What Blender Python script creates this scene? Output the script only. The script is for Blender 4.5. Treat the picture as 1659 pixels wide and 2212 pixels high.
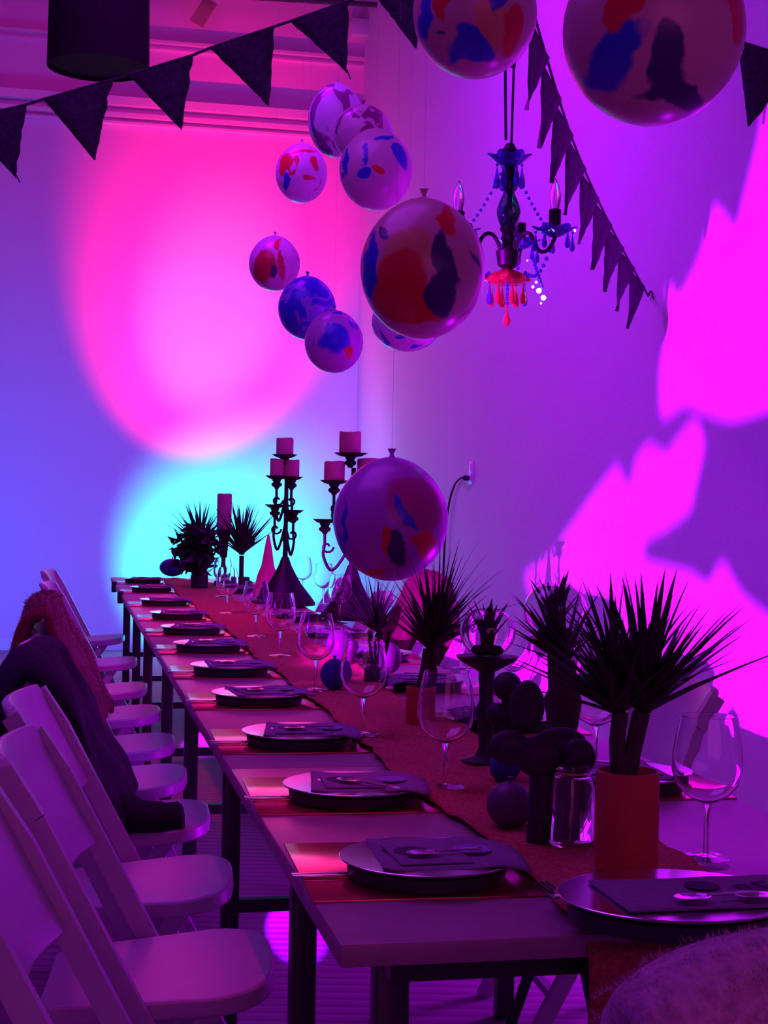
import bpy, bmesh, math, random
from mathutils import Vector, Matrix, noise
random.seed(7)
PI = math.pi
for o in list(bpy.data.objects):
    bpy.data.objects.remove(o)
SC = bpy.context.scene
COL = SC.collection

# ------------------------------------------------------------------ camera
W, H, F = 1659.0, 2212.0, 3320.0
CAMH = 1.25
roll = 0.0188
pitch = -14.0 / F
fw = Vector((0, math.cos(pitch), math.sin(pitch)))
r0 = Vector((1, 0, 0)); u0 = Vector((0, -math.sin(pitch), math.cos(pitch)))
rt = r0 * math.cos(roll) + u0 * math.sin(roll)
up = u0 * math.cos(roll) - r0 * math.sin(roll)
CM = Matrix(((rt.x, up.x, -fw.x, 0), (rt.y, up.y, -fw.y, 0), (rt.z, up.z, -fw.z, CAMH), (0, 0, 0, 1)))
cd = bpy.data.cameras.new('camera'); cam = bpy.data.objects.new('camera', cd); COL.objects.link(cam)
cam.matrix_world = CM
cd.sensor_fit = 'VERTICAL'; cd.sensor_height = 36.0; cd.lens = 36.0 * F / H
cd.clip_start = 0.05; cd.clip_end = 100
SC.camera = cam

# ------------------------------------------------------------------ world, exposure
vs = SC.view_settings
vs.view_transform = 'Standard'; vs.look = 'None'; vs.gamma = 1.0; vs.exposure = 0.0
vs.use_curve_mapping = False
wd = bpy.data.worlds.new('room_air'); SC.world = wd; wd.use_nodes = True
bg = wd.node_tree.nodes['Background']
bg.inputs[0].default_value = (0.25, 0.006, 0.90, 1); bg.inputs[1].default_value = 0.21

def P(px, py, Z):
    return CM @ Vector(((px - W / 2) / F * Z, -(py - H / 2) / F * Z, -Z))
def PT(px, py, z):
    o = CM.translation; d = P(px, py, 1.0) - o
    return o + d * ((z - o.z) / d.z)

def spot(name, loc, target, energy, color, angle, blend=1.0, radius=0.05):
    l = bpy.data.lights.new(name, 'SPOT'); l.energy = energy; l.color = color
    l.spot_size = math.radians(angle); l.spot_blend = blend; l.shadow_soft_size = radius
    o = bpy.data.objects.new(name, l); COL.objects.link(o)
    o.location = loc; d = Vector(target) - Vector(loc)
    o.rotation_euler = d.to_track_quat('-Z', 'Y').to_euler()
    return o
def area(name, loc, target, energy, color, sx, sy):
    l = bpy.data.lights.new(name, 'AREA'); l.energy = energy; l.color = color
    l.shape = 'RECTANGLE'; l.size = sx; l.size_y = sy
    o = bpy.data.objects.new(name, l); COL.objects.link(o)
    o.location = loc; d = Vector(target) - Vector(loc)
    o.rotation_euler = d.to_track_quat('-Z', 'Y').to_euler()
    return o

# wall geometry: corner and directions
CX, CY = -0.25, 13.3
WD = Vector((-0.226, 1, 0)).normalized()      # along the right wall, away from the camera
BD = Vector((-1, -0.226, 0)).normalized()     # along the back wall, to the left
def on_back(px, py):
    o = CM.translation; d = P(px, py, 1.0) - o
    n = WD; k = (Vector((CX, CY, 0)) - o).dot(n) / d.dot(n)
    return o + d * k
def on_right(px, py):
    o = CM.translation; d = P(px, py, 1.0) - o
    n = BD; k = (Vector((CX, CY, 0)) - o).dot(n) / d.dot(n)
    return o + d * k

def TBp(s, t):
    a = math.atan(0.2095); return Vector((-0.0406 - math.sin(a) * s + math.cos(a) * t, 1.745 + math.cos(a) * s + math.sin(a) * t, 0.75))
# ------------------------------------------------------------------ party lamps, and added unseen fill lights
spot('pink_uplight', (-1.50, 10.75, 0.30), on_back(450, 640), 2500, (1.0, 0.0, 0.12), 43, 1.0, 0.04)
spot('pink_core', (-1.50, 10.80, 0.34), on_back(455, 690), 430, (1.0, 0.30, 0.50), 26, 1.0, 0.04)
spot('cyan_uplight', (-1.40, 11.6, 0.25), on_back(475, 1235), 500, (0.0, 0.75, 1.0), 76, 0.8, 0.04)
spot('blue_wash', (-3.4, 9.8, 0.6), on_back(60, 1050), 330, (0.03, 0.13, 1.0), 120, 1.0, 0.5)
spot('corner_wash', (-0.7, 10.6, 0.8), on_back(775, 860), 200, (0.50, 0.20, 1.0), 40, 1.0, 0.3)
spot('violet_wash', (-1.2, 7.0, 4.9), on_right(1100, 620), 580, (0.42, 0.0, 1.0), 125, 1.0, 0.5)
LM_ = Vector((-2.6, 2.6, 1.5))
spot('magenta_beam', LM_, on_right(1480, 950), 4300, (0.60, 0.0, 1.0), 40, 0.35, 0.014)
spot('violet_halo', LM_ + Vector((0, 0, 0.05)), on_right(1400, 900), 330, (0.12, 0.0, 1.0), 56, 1.0, 0.28)  # added soft second spot, gives the violet rim around the magenta
area('floor_glow', (1.25, 4.6, 0.30), (-0.6, 4.4, 0.0), 24, (0.50, 0.0, 1.0), 0.3, 0.3)
spot('rose_wash', (-2.6, 9.0, 4.9), on_back(60, 150), 75, (1.0, 0.0, 0.35), 100, 1.0, 0.3)  # added unseen spot, reddens the upper left of the back wall
spot('floor_beam', (-0.42, 6.4, 0.52), PT(640, 1998, 0), 1500, (0.30, 0.0, 1.0), 5.5, 0.15, 0.01)  # added unseen spot under the table, lays a bright patch on the floor
spot('floor_beam_far', (-0.95, 9.6, 0.5), PT(450, 1600, 0), 900, (0.50, 0.0, 1.0), 9, 0.4, 0.02)  # added likewise for the farther floor patch
spot('red_beam', (-0.55, 2.2, 4.6), TBp(0.85, 0.03), 90, (1.0, 0.0, 0.15), 12, 1.0, 0.03)
spot('red_beam_second', (-0.60, 2.6, 4.6), TBp(1.75, 0.03), 90, (1.0, 0.0, 0.15), 12, 1.0, 0.03)
spot('red_beam_low', (-1.6, 0.6, 3.0), (-0.50, 2.62, 0.45), 14, (1.0, 0.0, 0.30), 9, 1.0, 0.05)
spot('red_beam_far', (-2.2, 5.0, 3.6), TBp(5.0, 0.2), 160, (1.0, 0.0, 0.12), 40, 1.0, 0.05)
area('hall_glow', (-1.5, 4.0, 4.6), (-0.8, 5.0, 0.7), 84, (0.42, 0.03, 1.0), 3, 3)  # added overhead fill, no visible source
fg = area('front_glow', (1.5, -3.5, 2.2), (-0.2, 4.0, 1.8), 34, (1.0, 0.10, 0.62), 5, 3.5); fg.data.shape = 'ELLIPSE'  # added fill from behind the camera, brightens the balloons

# ------------------------------------------------------------------ materials
def mat(name, col, rough=0.5, metal=0.0, var=0.15, scale=20.0, bump=0.0, spec=0.5, trans=0.0, ior=1.45, emis=None, es=0.0, coat=0.0, sheen=0.0):
    m = bpy.data.materials.new(name); m.use_nodes = True
    nt = m.node_tree; b = nt.nodes['Principled BSDF']
    b.inputs['Roughness'].default_value = rough; b.inputs['Metallic'].default_value = metal
    b.inputs['Specular IOR Level'].default_value = spec
    b.inputs['Transmission Weight'].default_value = trans; b.inputs['IOR'].default_value = ior
    b.inputs['Coat Weight'].default_value = coat; b.inputs['Coat Roughness'].default_value = 0.05
    b.inputs['Sheen Weight'].default_value = sheen
    b.inputs['Base Color'].default_value = (*col, 1)
    if emis:
        b.inputs['Emission Color'].default_value = (*emis, 1); b.inputs['Emission Strength'].default_value = es
    if var > 0 or bump > 0:
        tc = nt.nodes.new('ShaderNodeTexCoord'); n = nt.nodes.new('ShaderNodeTexNoise')
        n.inputs['Scale'].default_value = scale; n.inputs['Detail'].default_value = 4
        nt.links.new(tc.outputs['Object'], n.inputs['Vector'])
        if var > 0:
            r = nt.nodes.new('ShaderNodeValToRGB')
            r.color_ramp.elements[0].position = 0.3; r.color_ramp.elements[1].position = 0.7
            r.color_ramp.elements[0].color = tuple(c * (1 - var) for c in col) + (1,)
            r.color_ramp.elements[1].color = tuple(min(1, c * (1 + var)) for c in col) + (1,)
            nt.links.new(n.outputs['Fac'], r.inputs[0]); nt.links.new(r.outputs[0], b.inputs['Base Color'])
        if bump > 0:
            bp = nt.nodes.new('ShaderNodeBump'); bp.inputs['Strength'].default_value = bump
            bp.inputs['Distance'].default_value = 0.01
            nt.links.new(n.outputs['Fac'], bp.inputs['Height']); nt.links.new(bp.outputs[0], b.inputs['Normal'])
    return m

M = dict(
    wall=mat('painted_wall', (0.74, 0.62, 0.77), 0.75, var=0.02, scale=60, bump=0.25),
    trim=mat('white_trim', (0.75, 0.75, 0.78), 0.35, var=0.03),
    steel=mat('dark_steel', (0.12, 0.10, 0.11), 0.5, 0.3),
    duct=mat('duct_metal', (0.75, 0.75, 0.8), 0.28, 0.9, var=0.05, bump=0.2, scale=8),
    board=mat('ceiling_board', (0.50, 0.34, 0.26), 0.7, var=0.2, scale=6),
    chair=mat('chair_resin', (0.55, 0.53, 0.55), 0.38, var=0.03),
    cap=mat('chair_foot', (0.1, 0.1, 0.1), 0.6),
    table=mat('table_laminate', (0.34, 0.25, 0.24), 0.38, var=0.08, scale=30, spec=0.6),
    tleg=mat('table_leg_steel', (0.045, 0.04, 0.045), 0.35, 0.4),
    mat_=mat('glossy_placemat', (0.62, 0.03, 0.12), 0.17, 0.80, var=0.05, scale=40, spec=0.8),
    plate=mat('glazed_plate', (0.30, 0.27, 0.32), 0.14, var=0.05, scale=30, spec=0.7),
    napkin=mat('napkin_cloth', (0.24, 0.19, 0.25), 0.8, var=0.12, scale=90, bump=0.2),
    print_pale=mat('pale_print', (0.30, 0.27, 0.50), 0.7, var=0.1),
    print_dark=mat('dark_print', (0.03, 0.02, 0.05), 0.7, var=0.1),
    silver=mat('cutlery_steel', (0.75, 0.72, 0.72), 0.16, 1.0, var=0.03),
    burlap=mat('burlap_runner', (0.48, 0.15, 0.07), 0.9, var=0.35, scale=160, bump=0.7),
    glass=mat('clear_glass', (1, 1, 1), 0.02, var=0, trans=1.0, ior=1.45),
    iron=mat('black_iron', (0.02, 0.018, 0.022), 0.45, 0.5),
    wax=mat('pillar_wax', (0.50, 0.30, 0.24), 0.55, var=0.08),
    flag=mat('dark_denim', (0.035, 0.022, 0.05), 0.9, var=0.5, scale=70, bump=0.3),
    cord=mat('dark_cord', (0.04, 0.02, 0.05), 0.8, var=0.1),
    leaf=mat('dark_leaf', (0.025, 0.035, 0.025), 0.5, var=0.3, scale=30),
    stem=mat('woody_stem', (0.05, 0.035, 0.03), 0.8, var=0.2),
    soil=mat('potting_soil', (0.03, 0.02, 0.018), 0.95, var=0.3, scale=60, bump=0.6),
    pot=mat('red_pot', (0.55, 0.10, 0.05), 0.6, var=0.06),
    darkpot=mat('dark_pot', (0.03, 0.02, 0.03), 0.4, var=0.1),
    cactus=mat('cactus_skin', (0.030, 0.035, 0.035), 0.6, var=0.3, scale=80, bump=0.3),
    plum=mat('plum_rubber', (0.11, 0.08, 0.11), 0.45, var=0.1),
    navy=mat('navy_rubber', (0.03, 0.05, 0.22), 0.5, var=0.1),
    pinkw=mat('pink_glazed', (0.75, 0.12, 0.22), 0.3, var=0.1),
    redfur=mat('red_fleece', (0.20, 0.008, 0.02), 0.95, var=0.3, scale=80, bump=0.6, sheen=0.3),
    coat=mat('black_coat', (0.018, 0.015, 0.022), 0.95, var=0.3, scale=50, bump=0.5),
    fur=mat('pale_fur', (0.55, 0.40, 0.46), 0.95, var=0.25, scale=90, bump=0.6, sheen=0.4),
    rustfur=mat('rust_fur', (0.13, 0.03, 0.04), 0.95, var=0.3, scale=90, bump=0.6),
    shade=mat('black_shade', (0.012, 0.004, 0.010), 0.85, spec=0.1, var=0.25, scale=60),
    green=mat('green_glass', (0.03, 0.30, 0.12), 0.08, var=0.1, trans=0.75),
    blueg=mat('blue_glass', (0.12, 0.10, 0.75), 0.05, var=0.1, trans=0.7),
    redg=mat('red_glass', (0.85, 0.03, 0.08), 0.06, var=0.1, trans=0.55),
    glintw=mat('white_glint', (1, 1, 1), 0.3, var=0, emis=(0.9, 0.85, 1.0), es=14),  # emission stands in for glints on the crystals
    glintb=mat('blue_glint', (0.3, 0.3, 1), 0.3, var=0, emis=(0.35, 0.3, 1.0), es=7),
    glintr=mat('red_glint', (1, 0.3, 0.5), 0.3, var=0, emis=(1.0, 0.15, 0.4), es=7),
    plastic=mat('white_plastic', (0.8, 0.8, 0.82), 0.3, var=0.02),
)

def floor_mat():
    m = bpy.data.materials.new('grooved_floor'); m.use_nodes = True
    nt = m.node_tree; b = nt.nodes['Principled BSDF']
    tc = nt.nodes.new('ShaderNodeTexCoord'); mp = nt.nodes.new('ShaderNodeMapping')
    w = nt.nodes.new('ShaderNodeTexWave'); w.wave_type = 'BANDS'; w.bands_direction = 'Y'
    w.inputs['Scale'].default_value = 5.5; w.inputs['Distortion'].default_value = 0.6
    n = nt.nodes.new('ShaderNodeTexNoise'); n.inputs['Scale'].default_value = 3
    r = nt.nodes.new('ShaderNodeValToRGB')
    r.color_ramp.elements[0].color = (0.30, 0.22, 0.28, 1); r.color_ramp.elements[1].color = (0.42, 0.31, 0.38, 1)
    r.color_ramp.elements[0].position = 0.05; r.color_ramp.elements[1].position = 0.35
    nt.links.new(tc.outputs['Object'], mp.inputs[0]); nt.links.new(mp.outputs[0], w.inputs[0])
    nt.links.new(tc.outputs['Object'], n.inputs['Vector'])
    nt.links.new(w.outputs['Fac'], r.inputs[0]); nt.links.new(r.outputs[0], b.inputs['Base Color'])
    bp = nt.nodes.new('ShaderNodeBump'); bp.inputs['Strength'].default_value = 0.15; bp.inputs['Distance'].default_value = 0.01
    nt.links.new(w.outputs['Fac'], bp.inputs['Height']); nt.links.new(bp.outputs[0], b.inputs['Normal'])
    b.inputs['Roughness'].default_value = 0.8; b.inputs['Specular IOR Level'].default_value = 0.15
    return m

def balloon_mat(name, base, cols, seed, size, blobs=()):
    """marbled latex: blotches of several colours over a base colour"""
    m = bpy.data.materials.new(name); m.use_nodes = True
    nt = m.node_tree; b = nt.nodes['Principled BSDF']; L = nt.links.new
    tc = nt.nodes.new('ShaderNodeTexCoord')
    prev = None
    for i, (col, thr, sc, stretch) in enumerate(cols):
        mp = nt.nodes.new('ShaderNodeMapping')
        mp.inputs['Location'].default_value = (seed * 3.1 + i * 7.7, seed * 1.7 - i * 2.3, seed + i * 4.1)
        mp.inputs['Scale'].default_value = (1 / size, 1 / size, stretch / size)
        mp.inputs['Rotation'].default_value = (0.3 * i, 0.2 * seed, 0.5 * i)
        n = nt.nodes.new('ShaderNodeTexNoise'); n.inputs['Scale'].default_value = sc
        n.inputs['Detail'].default_value = 1.5; n.inputs['Distortion'].default_value = 0.9
        r = nt.nodes.new('ShaderNodeValToRGB')
        r.color_ramp.elements[0].position = thr; r.color_ramp.elements[1].position = thr + 0.035
        mx = nt.nodes.new('ShaderNodeMix'); mx.data_type = 'RGBA'
        L(tc.outputs['Object'], mp.inputs[0]); L(mp.outputs[0], n.inputs['Vector']); L(n.outputs['Fac'], r.inputs[0])
        L(r.outputs[0], mx.inputs['Factor'])
        if prev is None: mx.inputs['A'].default_value = (*base, 1)
        else: L(prev, mx.inputs['A'])
        mx.inputs['B'].default_value = (*col, 1)
        prev = mx.outputs['Result']
    if blobs:
        nz = nt.nodes.new('ShaderNodeTexNoise'); nz.inputs['Scale'].default_value = 1.3 / size * 1.6; nz.inputs['Detail'].default_value = 4.5
        L(tc.outputs['Object'], nz.inputs['Vector'])
        off = nt.nodes.new('ShaderNodeVectorMath'); off.operation = 'MULTIPLY_ADD'
        off.inputs[1].default_value = (0.44 * size,) * 3; off.inputs[2].default_value = (-0.22 * size,) * 3
        L(nz.outputs['Color'], off.inputs[0])
        ad = nt.nodes.new('ShaderNodeVectorMath'); ad.operation = 'ADD'; L(tc.outputs['Object'], ad.inputs[0]); L(off.outputs[0], ad.inputs[1])
        for (col, u, v, su, sv, rot) in blobs:
            hy = -math.sqrt(max(0.0, 1 - min(1, u * u + v * v))) * size / 2
            mp = nt.nodes.new('ShaderNodeMapping'); mp.vector_type = 'TEXTURE'
            mp.inputs['Location'].default_value = (u * size / 2, hy, v * size / 2); mp.inputs['Rotation'].default_value = (0, rot, 0)
            mp.inputs['Scale'].default_value = (su * size / 2, size * 0.30, sv * size / 2)
            L(ad.outputs[0], mp.inputs[0])
            ln = nt.nodes.new('ShaderNodeVectorMath'); ln.operation = 'LENGTH'; L(mp.outputs[0], ln.inputs[0])
            r = nt.nodes.new('ShaderNodeMapRange'); r.inputs['From Min'].default_value = 1.12; r.inputs['From Max'].default_value = 0.90
            L(ln.outputs['Value'], r.inputs['Value'])
            mx = nt.nodes.new('ShaderNodeMix'); mx.data_type = 'RGBA'; L(r.outputs[0], mx.inputs['Factor'])
            if prev is None: mx.inputs['A'].default_value = (*base, 1)
            else: L(prev, mx.inputs['A'])
            mx.inputs['B'].default_value = (*col, 1); prev = mx.outputs['Result']
    L(prev, b.inputs['Base Color'])
    b.inputs['Roughness'].default_value = 0.28
    return m

# ------------------------------------------------------------------ mesh helpers
class MB:
    def __init__(s): s.v = []; s.f = []
    def add(s, vs, fs):
        k = len(s.v); s.v += [tuple(x) for x in vs]; s.f += [tuple(i + k for i in f) for f in fs]; return s
    def box(s, c, d, rz=0, R=None, bev=0.0):
        cx, cy, cz = c; hx, hy, hz = d[0] / 2, d[1] / 2, d[2] / 2
        if R is None: R = Matrix.Rotation(rz, 3, 'Z')
        if bev > 0:
            bm = bmesh.new(); bmesh.ops.create_cube(bm, size=1)
            for v in bm.verts: v.co = Vector((v.co.x * d[0], v.co.y * d[1], v.co.z * d[2]))
            bmesh.ops.bevel(bm, geom=bm.edges[:], offset=bev, segments=2, affect='EDGES', profile=0.5)
            bm.verts.ensure_lookup_table(); bm.verts.index_update()
            s.add([R @ v.co + Vector(c) for v in bm.verts], [[v.index for v in f.verts] for f in bm.faces]); bm.free(); return s
        vs = [R @ Vector((x, y, z)) + Vector(c) for x in (-hx, hx) for y in (-hy, hy) for z in (-hz, hz)]
        return s.add(vs, [(0, 1, 3, 2), (4, 6, 7, 5), (0, 4, 5, 1), (2, 3, 7, 6), (0, 2, 6, 4), (1, 5, 7, 3)])
    def bar(s, a, b, w, t, side=(0, 1, 0)):
        """rectangular bar from a to b, w wide along side, t thick"""
        a = Vector(a); b = Vector(b); d = (b - a).normalized(); sd = Vector(side)
        sd = (sd - d * sd.dot(d)).normalized(); n = d.cross(sd)
        vs = [p + sd * (sx * w / 2) + n * (sy * t / 2) for p in (a, b) for sx, sy in ((-1, -1), (1, -1), (1, 1), (-1, 1))]
        return s.add(vs, [(3, 2, 1, 0), (4, 5, 6, 7)] + [(i, (i + 1) % 4, (i + 1) % 4 + 4, i + 4) for i in range(4)])
    def tube(s, pts, r, n=8, cap=True):
        pts = [Vector(p) for p in pts]; rs = r if isinstance(r, (list, tuple)) else [r] * len(pts)
        k = len(s.v); ref = None
        for i, p in enumerate(pts):
            d = (pts[min(i + 1, len(pts) - 1)] - pts[max(i - 1, 0)])
            d = d.normalized() if d.length > 1e-9 else Vector((0, 0, 1))
            if ref is None:
                ref = Vector((1, 0, 0)) if abs(d.x) < 0.8 else Vector((0, 1, 0))
            x = (ref - d * ref.dot(d)).normalized(); ref = x; y = d.cross(x)
            for j in range(n):
                a = 2 * PI * j / n
                s.v.append(tuple(p + (x * math.cos(a) + y * math.sin(a)) * rs[i]))
        for i in range(len(pts) - 1):
            for j in range(n):
                s.f.append((k + i * n + j, k + i * n + (j + 1) % n, k + (i + 1) * n + (j + 1) % n, k + (i + 1) * n + j))
        if cap:
            s.f.append(tuple(k + j for j in reversed(range(n)))); e = k + (len(pts) - 1) * n
            s.f.append(tuple(e + j for j in range(n)))
        return s
    def lathe(s, prof, n=24, c=(0, 0, 0), sx=1, sy=1, petal=0, pn=6):
        k = len(s.v)
        for (r, z) in prof:
            for j in range(n):
                a = 2 * PI * j / n; q = 1 + petal * math.cos(pn * a) * (r / max(p[0] for p in prof)) ** 2
                s.v.append((c[0] + r * q * sx * math.cos(a), c[1] + r * q * sy * math.sin(a), c[2] + z + (petal * r * 0.5 * math.cos(pn * a) if petal else 0)))
        for i in range(len(prof) - 1):
            for j in range(n):
                s.f.append((k + i * n + j, k + i * n + (j + 1) % n, k + (i + 1) * n + (j + 1) % n, k + (i + 1) * n + j))
        if prof[0][0] > 1e-6: s.f.append(tuple(k + j for j in reversed(range(n))))
        if prof[-1][0] > 1e-6: s.f.append(tuple(k + (len(prof) - 1) * n + j for j in range(n)))
        return s
    def ball(s, c, r, n=10, m=6, sx=1, sy=1, sz=1):
        return s.lathe([(r * math.sin(PI * i / m), -r * sz * math.cos(PI * i / m)) for i in range(m + 1)], n, c, sx, sy)
    def prism(s, poly, z0, z1, xf=None):
        n = len(poly); vs = [(x, y, z0) for x, y in poly] + [(x, y, z1) for x, y in poly]
        if xf: vs = [xf @ Vector(v) for v in vs]
        return s.add(vs, [tuple(reversed(range(n))), tuple(range(n, 2 * n))] + [(i, (i + 1) % n, (i + 1) % n + n, i + n) for i in range(n)])
    def mesh(s, name, m, smooth=True):
        me = bpy.data.meshes.new(name); me.from_pydata(s.v, [], s.f)
        bm = bmesh.new(); bm.from_mesh(me); bmesh.ops.remove_doubles(bm, verts=bm.verts, dist=1e-6)
        bmesh.ops.recalc_face_normals(bm, faces=bm.faces); bm.to_mesh(me); bm.free()
        me.materials.append(m)
        if smooth:
            for p in me.polygons: p.use_smooth = True
            try: me.set_sharp_from_angle(angle=math.radians(40))
            except Exception: pass
        return me
    def build(s, name, m, parent=None, loc=(0, 0, 0), rot=(0, 0, 0), smooth=True):
        return link(name, s.mesh(name, m, smooth), parent, loc, rot)

def link(name, me, parent=None, loc=(0, 0, 0), rot=(0, 0, 0), scale=None):
    o = bpy.data.objects.new(name, me); COL.objects.link(o)
    o.location = loc; o.rotation_euler = rot
    if scale: o.scale = scale
    if parent: o.parent = parent
    return o
def tag(o, label=None, cat=None, group=None, kind=None):
    if label: o['label'] = label
    if cat: o['category'] = cat
    if group: o['group'] = group
    if kind: o['kind'] = kind
    return o
def thing(name, label, cat, loc=(0, 0, 0), rz=0, group=None):
    o = bpy.data.objects.new(name, None); COL.objects.link(o); o.empty_display_size = 0.05
    o.location = loc; o.rotation_euler = (0, 0, rz)
    return tag(o, label, cat, group)
def dup(root, loc, rz, label, group=None):
    r = root.copy(); COL.objects.link(r); r.location = loc; r.rotation_euler = (0, 0, rz); r['label'] = label
    if group: r['group'] = group
    for ch in list(root.children):
        c = ch.copy(); COL.objects.link(c); c.parent = r
        for g in ch.children:
            d = g.copy(); COL.objects.link(d); d.parent = c
    return r
def smoothpts(pts, n=6):
    out = []; P_ = [Vector(p) for p in pts]
    for i in range(len(P_) - 1):
        a = P_[max(i - 1, 0)]; b = P_[i]; c = P_[i + 1]; d = P_[min(i + 2, len(P_) - 1)]
        for k in range(n):
            t = k / n
            out.append(0.5 * ((2 * b) + (c - a) * t + (2 * a - 5 * b + 4 * c - d) * t * t + (3 * b - a - 3 * c + d) * t ** 3))
    out.append(P_[-1]); return out
ORD = ['nearest', 'second', 'third', 'fourth', 'fifth', 'sixth', 'seventh', 'eighth', 'ninth', 'tenth', 'eleventh']

# ------------------------------------------------------------------ setting
RZW = math.atan(0.226)
def slab(name, a, b, z0, z1, off, thick, m):
    """wall slab along a->b, its face 'off' in front of the line, going back"""
    a = Vector(a); b = Vector(b); d = (b - a).normalized(); n = Vector((-d.y, d.x, 0))
    mb = MB(); c = (a + b) / 2 + n * (off + thick / 2); c.z = (z0 + z1) / 2
    mb.box(c, ((b - a).length, thick, z1 - z0), rz=math.atan2(d.y, d.x))
    return tag(mb.build(name, m, smooth=False), kind='structure')
corner = Vector((CX, CY, 0))
BL = corner + BD * 9.0; RN = corner - WD * 15.5
fl = MB(); fl.box((-2, 6, -0.05), (18, 22, 0.1), rz=RZW)
fo = fl.build('floor', floor_mat(), smooth=False); tag(fo, kind='structure')
slab('wall_back', BL, corner, 0, 6.2, 0, 0.15, M['wall'])
slab('wall_right', corner + WD * 0.15, RN, 0, 6.2, 0, 0.15, M['wall'])
slab('baseboard_back', BL, corner, 0, 0.10, -0.015, 0.015, M['trim'])
slab('baseboard_right', corner, RN, 0, 0.10, -0.015, 0.015, M['trim'])
# ledges on the back wall: a shelf-like soffit with two pale rails below it
slab('trim_1', BL, corner - BD * 0.0, 4.53, 4.60, -0.10, 0.10, M['trim'])
slab('trim_2', BL, corner, 4.44, 4.475, -0.07, 0.07, M['trim'])
slab('trim_3', BL, corner, 4.385, 4.405, -0.05, 0.05, M['trim'])
slab('trim_4', BL, corner, 5.08, 5.105, -0.06, 0.06, M['trim'])
slab('trim_5', BL, corner, 5.03, 5.045, -0.03, 0.03, M['trim'])
c = MB(); c.box((-2, 6, 6.25), (18, 22, 0.1), rz=RZW)
tag(c.build('ceiling', M['board'], smooth=False), kind='structure')
# ceiling pipes, duct, boards, bracket
def along(x0, y0, x1, y1, dz): return [on_back(x0, y0) - WD * dz, on_back(x1, y1) - WD * dz]
pa, pb = along(-200, -8, 860, 54, 0.5); pa2 = along(-200, -2, 330, 12, 0.5)
p1 = thing('ceiling_pipe', 'dark horizontal steel pipe high above the ledge', 'pipe', (0, 0, 0))
MB().tube([pa, pb], 0.022, 10).build('pipe', M['steel'], p1)
for px, l in ((497, 0.55), (1, 0.6)):
    t = (px + 200) / 1060.0; q = pa.lerp(pb, t)
    MB().tube([q, q + Vector((0, 0, l))], 0.012, 6).build('hanger', M['steel'], p1)
q = pb - (pb - pa).normalized() * 0.06
MB().lathe([(0.03, -0.05), (0.034, -0.05), (0.034, 0.05), (0.03, 0.05)], 10, (0, 0, 0)).build('coupling', M['steel'], p1, q, (0, PI / 2, 0))
a, b = along(-300, -20, 345, 2, 0.9)
tag(MB().bar(a, b, 0.14, 0.12, (0, 0, 1)).build('ceiling_beam', M['steel'], smooth=False), 'dark beam along the top left edge of the room', 'beam')
a = on_back(618, 30) - WD * 1.0; b = on_back(760, -110) - WD * 0.8
d = MB(); n = 14
pts = [a.lerp(b, i / 40.0) for i in range(41)]
d.tube(pts, [0.13 + (0.006 if i % 2 else 0) for i in range(41)], 20)
tag(d.build('air_duct', M['duct']), 'shiny silver ribbed air duct at the ceiling behind the bunting', 'duct')
bd = thing('ceiling_brace', 'pinkish wooden board slanting between ceiling pipes', 'board', (0, 0, 0))
a = on_back(418, 68) - WD * 0.2; b = on_back(450, 18) - WD * 0.2
MB().bar(a, b, 0.12, 0.03, (1, 0, 0)).build('board', M['board'], bd, smooth=False)
for (x0, y0, x1, y1) in ((318, 30, 395, 72), (462, 34, 590, 82), (690, 52, 790, 104)):
    pass
bx = MB(); a = on_back(772, 72) - WD * 0.1; bx.box(a, (0.17, 0.2, 0.14), rz=RZW, bev=0.01)
tag(bx.build('junction_box', M['trim']), 'small box mounted high in the wall corner under the pipe', 'box')
# hanging cord loop behind the balloons
cl = MB(); pts = [on_back(x, y) - WD * 1.0 for x, y in ((678, 100), (670, 130), (676, 165), (688, 200), (690, 215), (691, 170), (691, 120), (690, 100), (690, 30))]
cl.tube(smoothpts(pts, 5), 0.007, 6)
tag(cl.build('cord_loop', M['cord']), 'thin dark cord loop hanging down behind the smallest balloon cluster', 'cord')
# outlet and cable on the right wall
ol = thing('wall_outlet', 'white wall outlet with a dark plug in it on the right wall', 'outlet', on_right(1019, 1021), -PI / 2 + RZW + PI)
MB().box((0, -0.004, 0), (0.085, 0.008, 0.145), bev=0.002).build('cover_plate', M['plastic'], ol)
for z in (-0.033, 0.033): MB().box((0, -0.010, z), (0.034, 0.006, 0.05), bev=0.002).build('socket', M['plastic'], ol)
ol.rotation_euler = (0, 0, math.atan2(BD.y, BD.x) - PI / 2 + PI)
w0 = on_right(1017, 1033) + BD * 0.03
cb = MB(); cpts = [w0 - BD*0.012, w0 + BD * 0.03] + [on_right(x, y) + BD * 0.02 for x, y in ((1003, 1032), (990, 1045), (979, 1075), (973, 1110), (968, 1160), (964, 1230), (962, 1300))]
cb.tube(smoothpts(cpts, 5), 0.007, 6)
cb.tube([w0 - BD*0.012, w0 + BD * 0.02 - WD * 0.03], 0.016, 8)
tag(cb.build('power_cable', M['cord']), 'black power cable running from the outlet down the right wall', 'cable')

# ------------------------------------------------------------------ table frame
TA = math.atan(0.2095); TX = Vector((math.cos(TA), math.sin(TA), 0)); TY = Vector((-math.sin(TA), math.cos(TA), 0))
TO = Vector((-0.2095 * 1.745 + 0.325, 1.745, 0)); TW = 0.847; TH = 0.75
def TB(s, t, z=0.0):
    v = TO + TY * s + TX * t; v.z = z; return v
def s_of(Z): return (Z - 1.745) * 1.0217
def st(p):
    d = Vector((p.x, p.y, 0)) - TO; return d.dot(TY), d.dot(TX)

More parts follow.
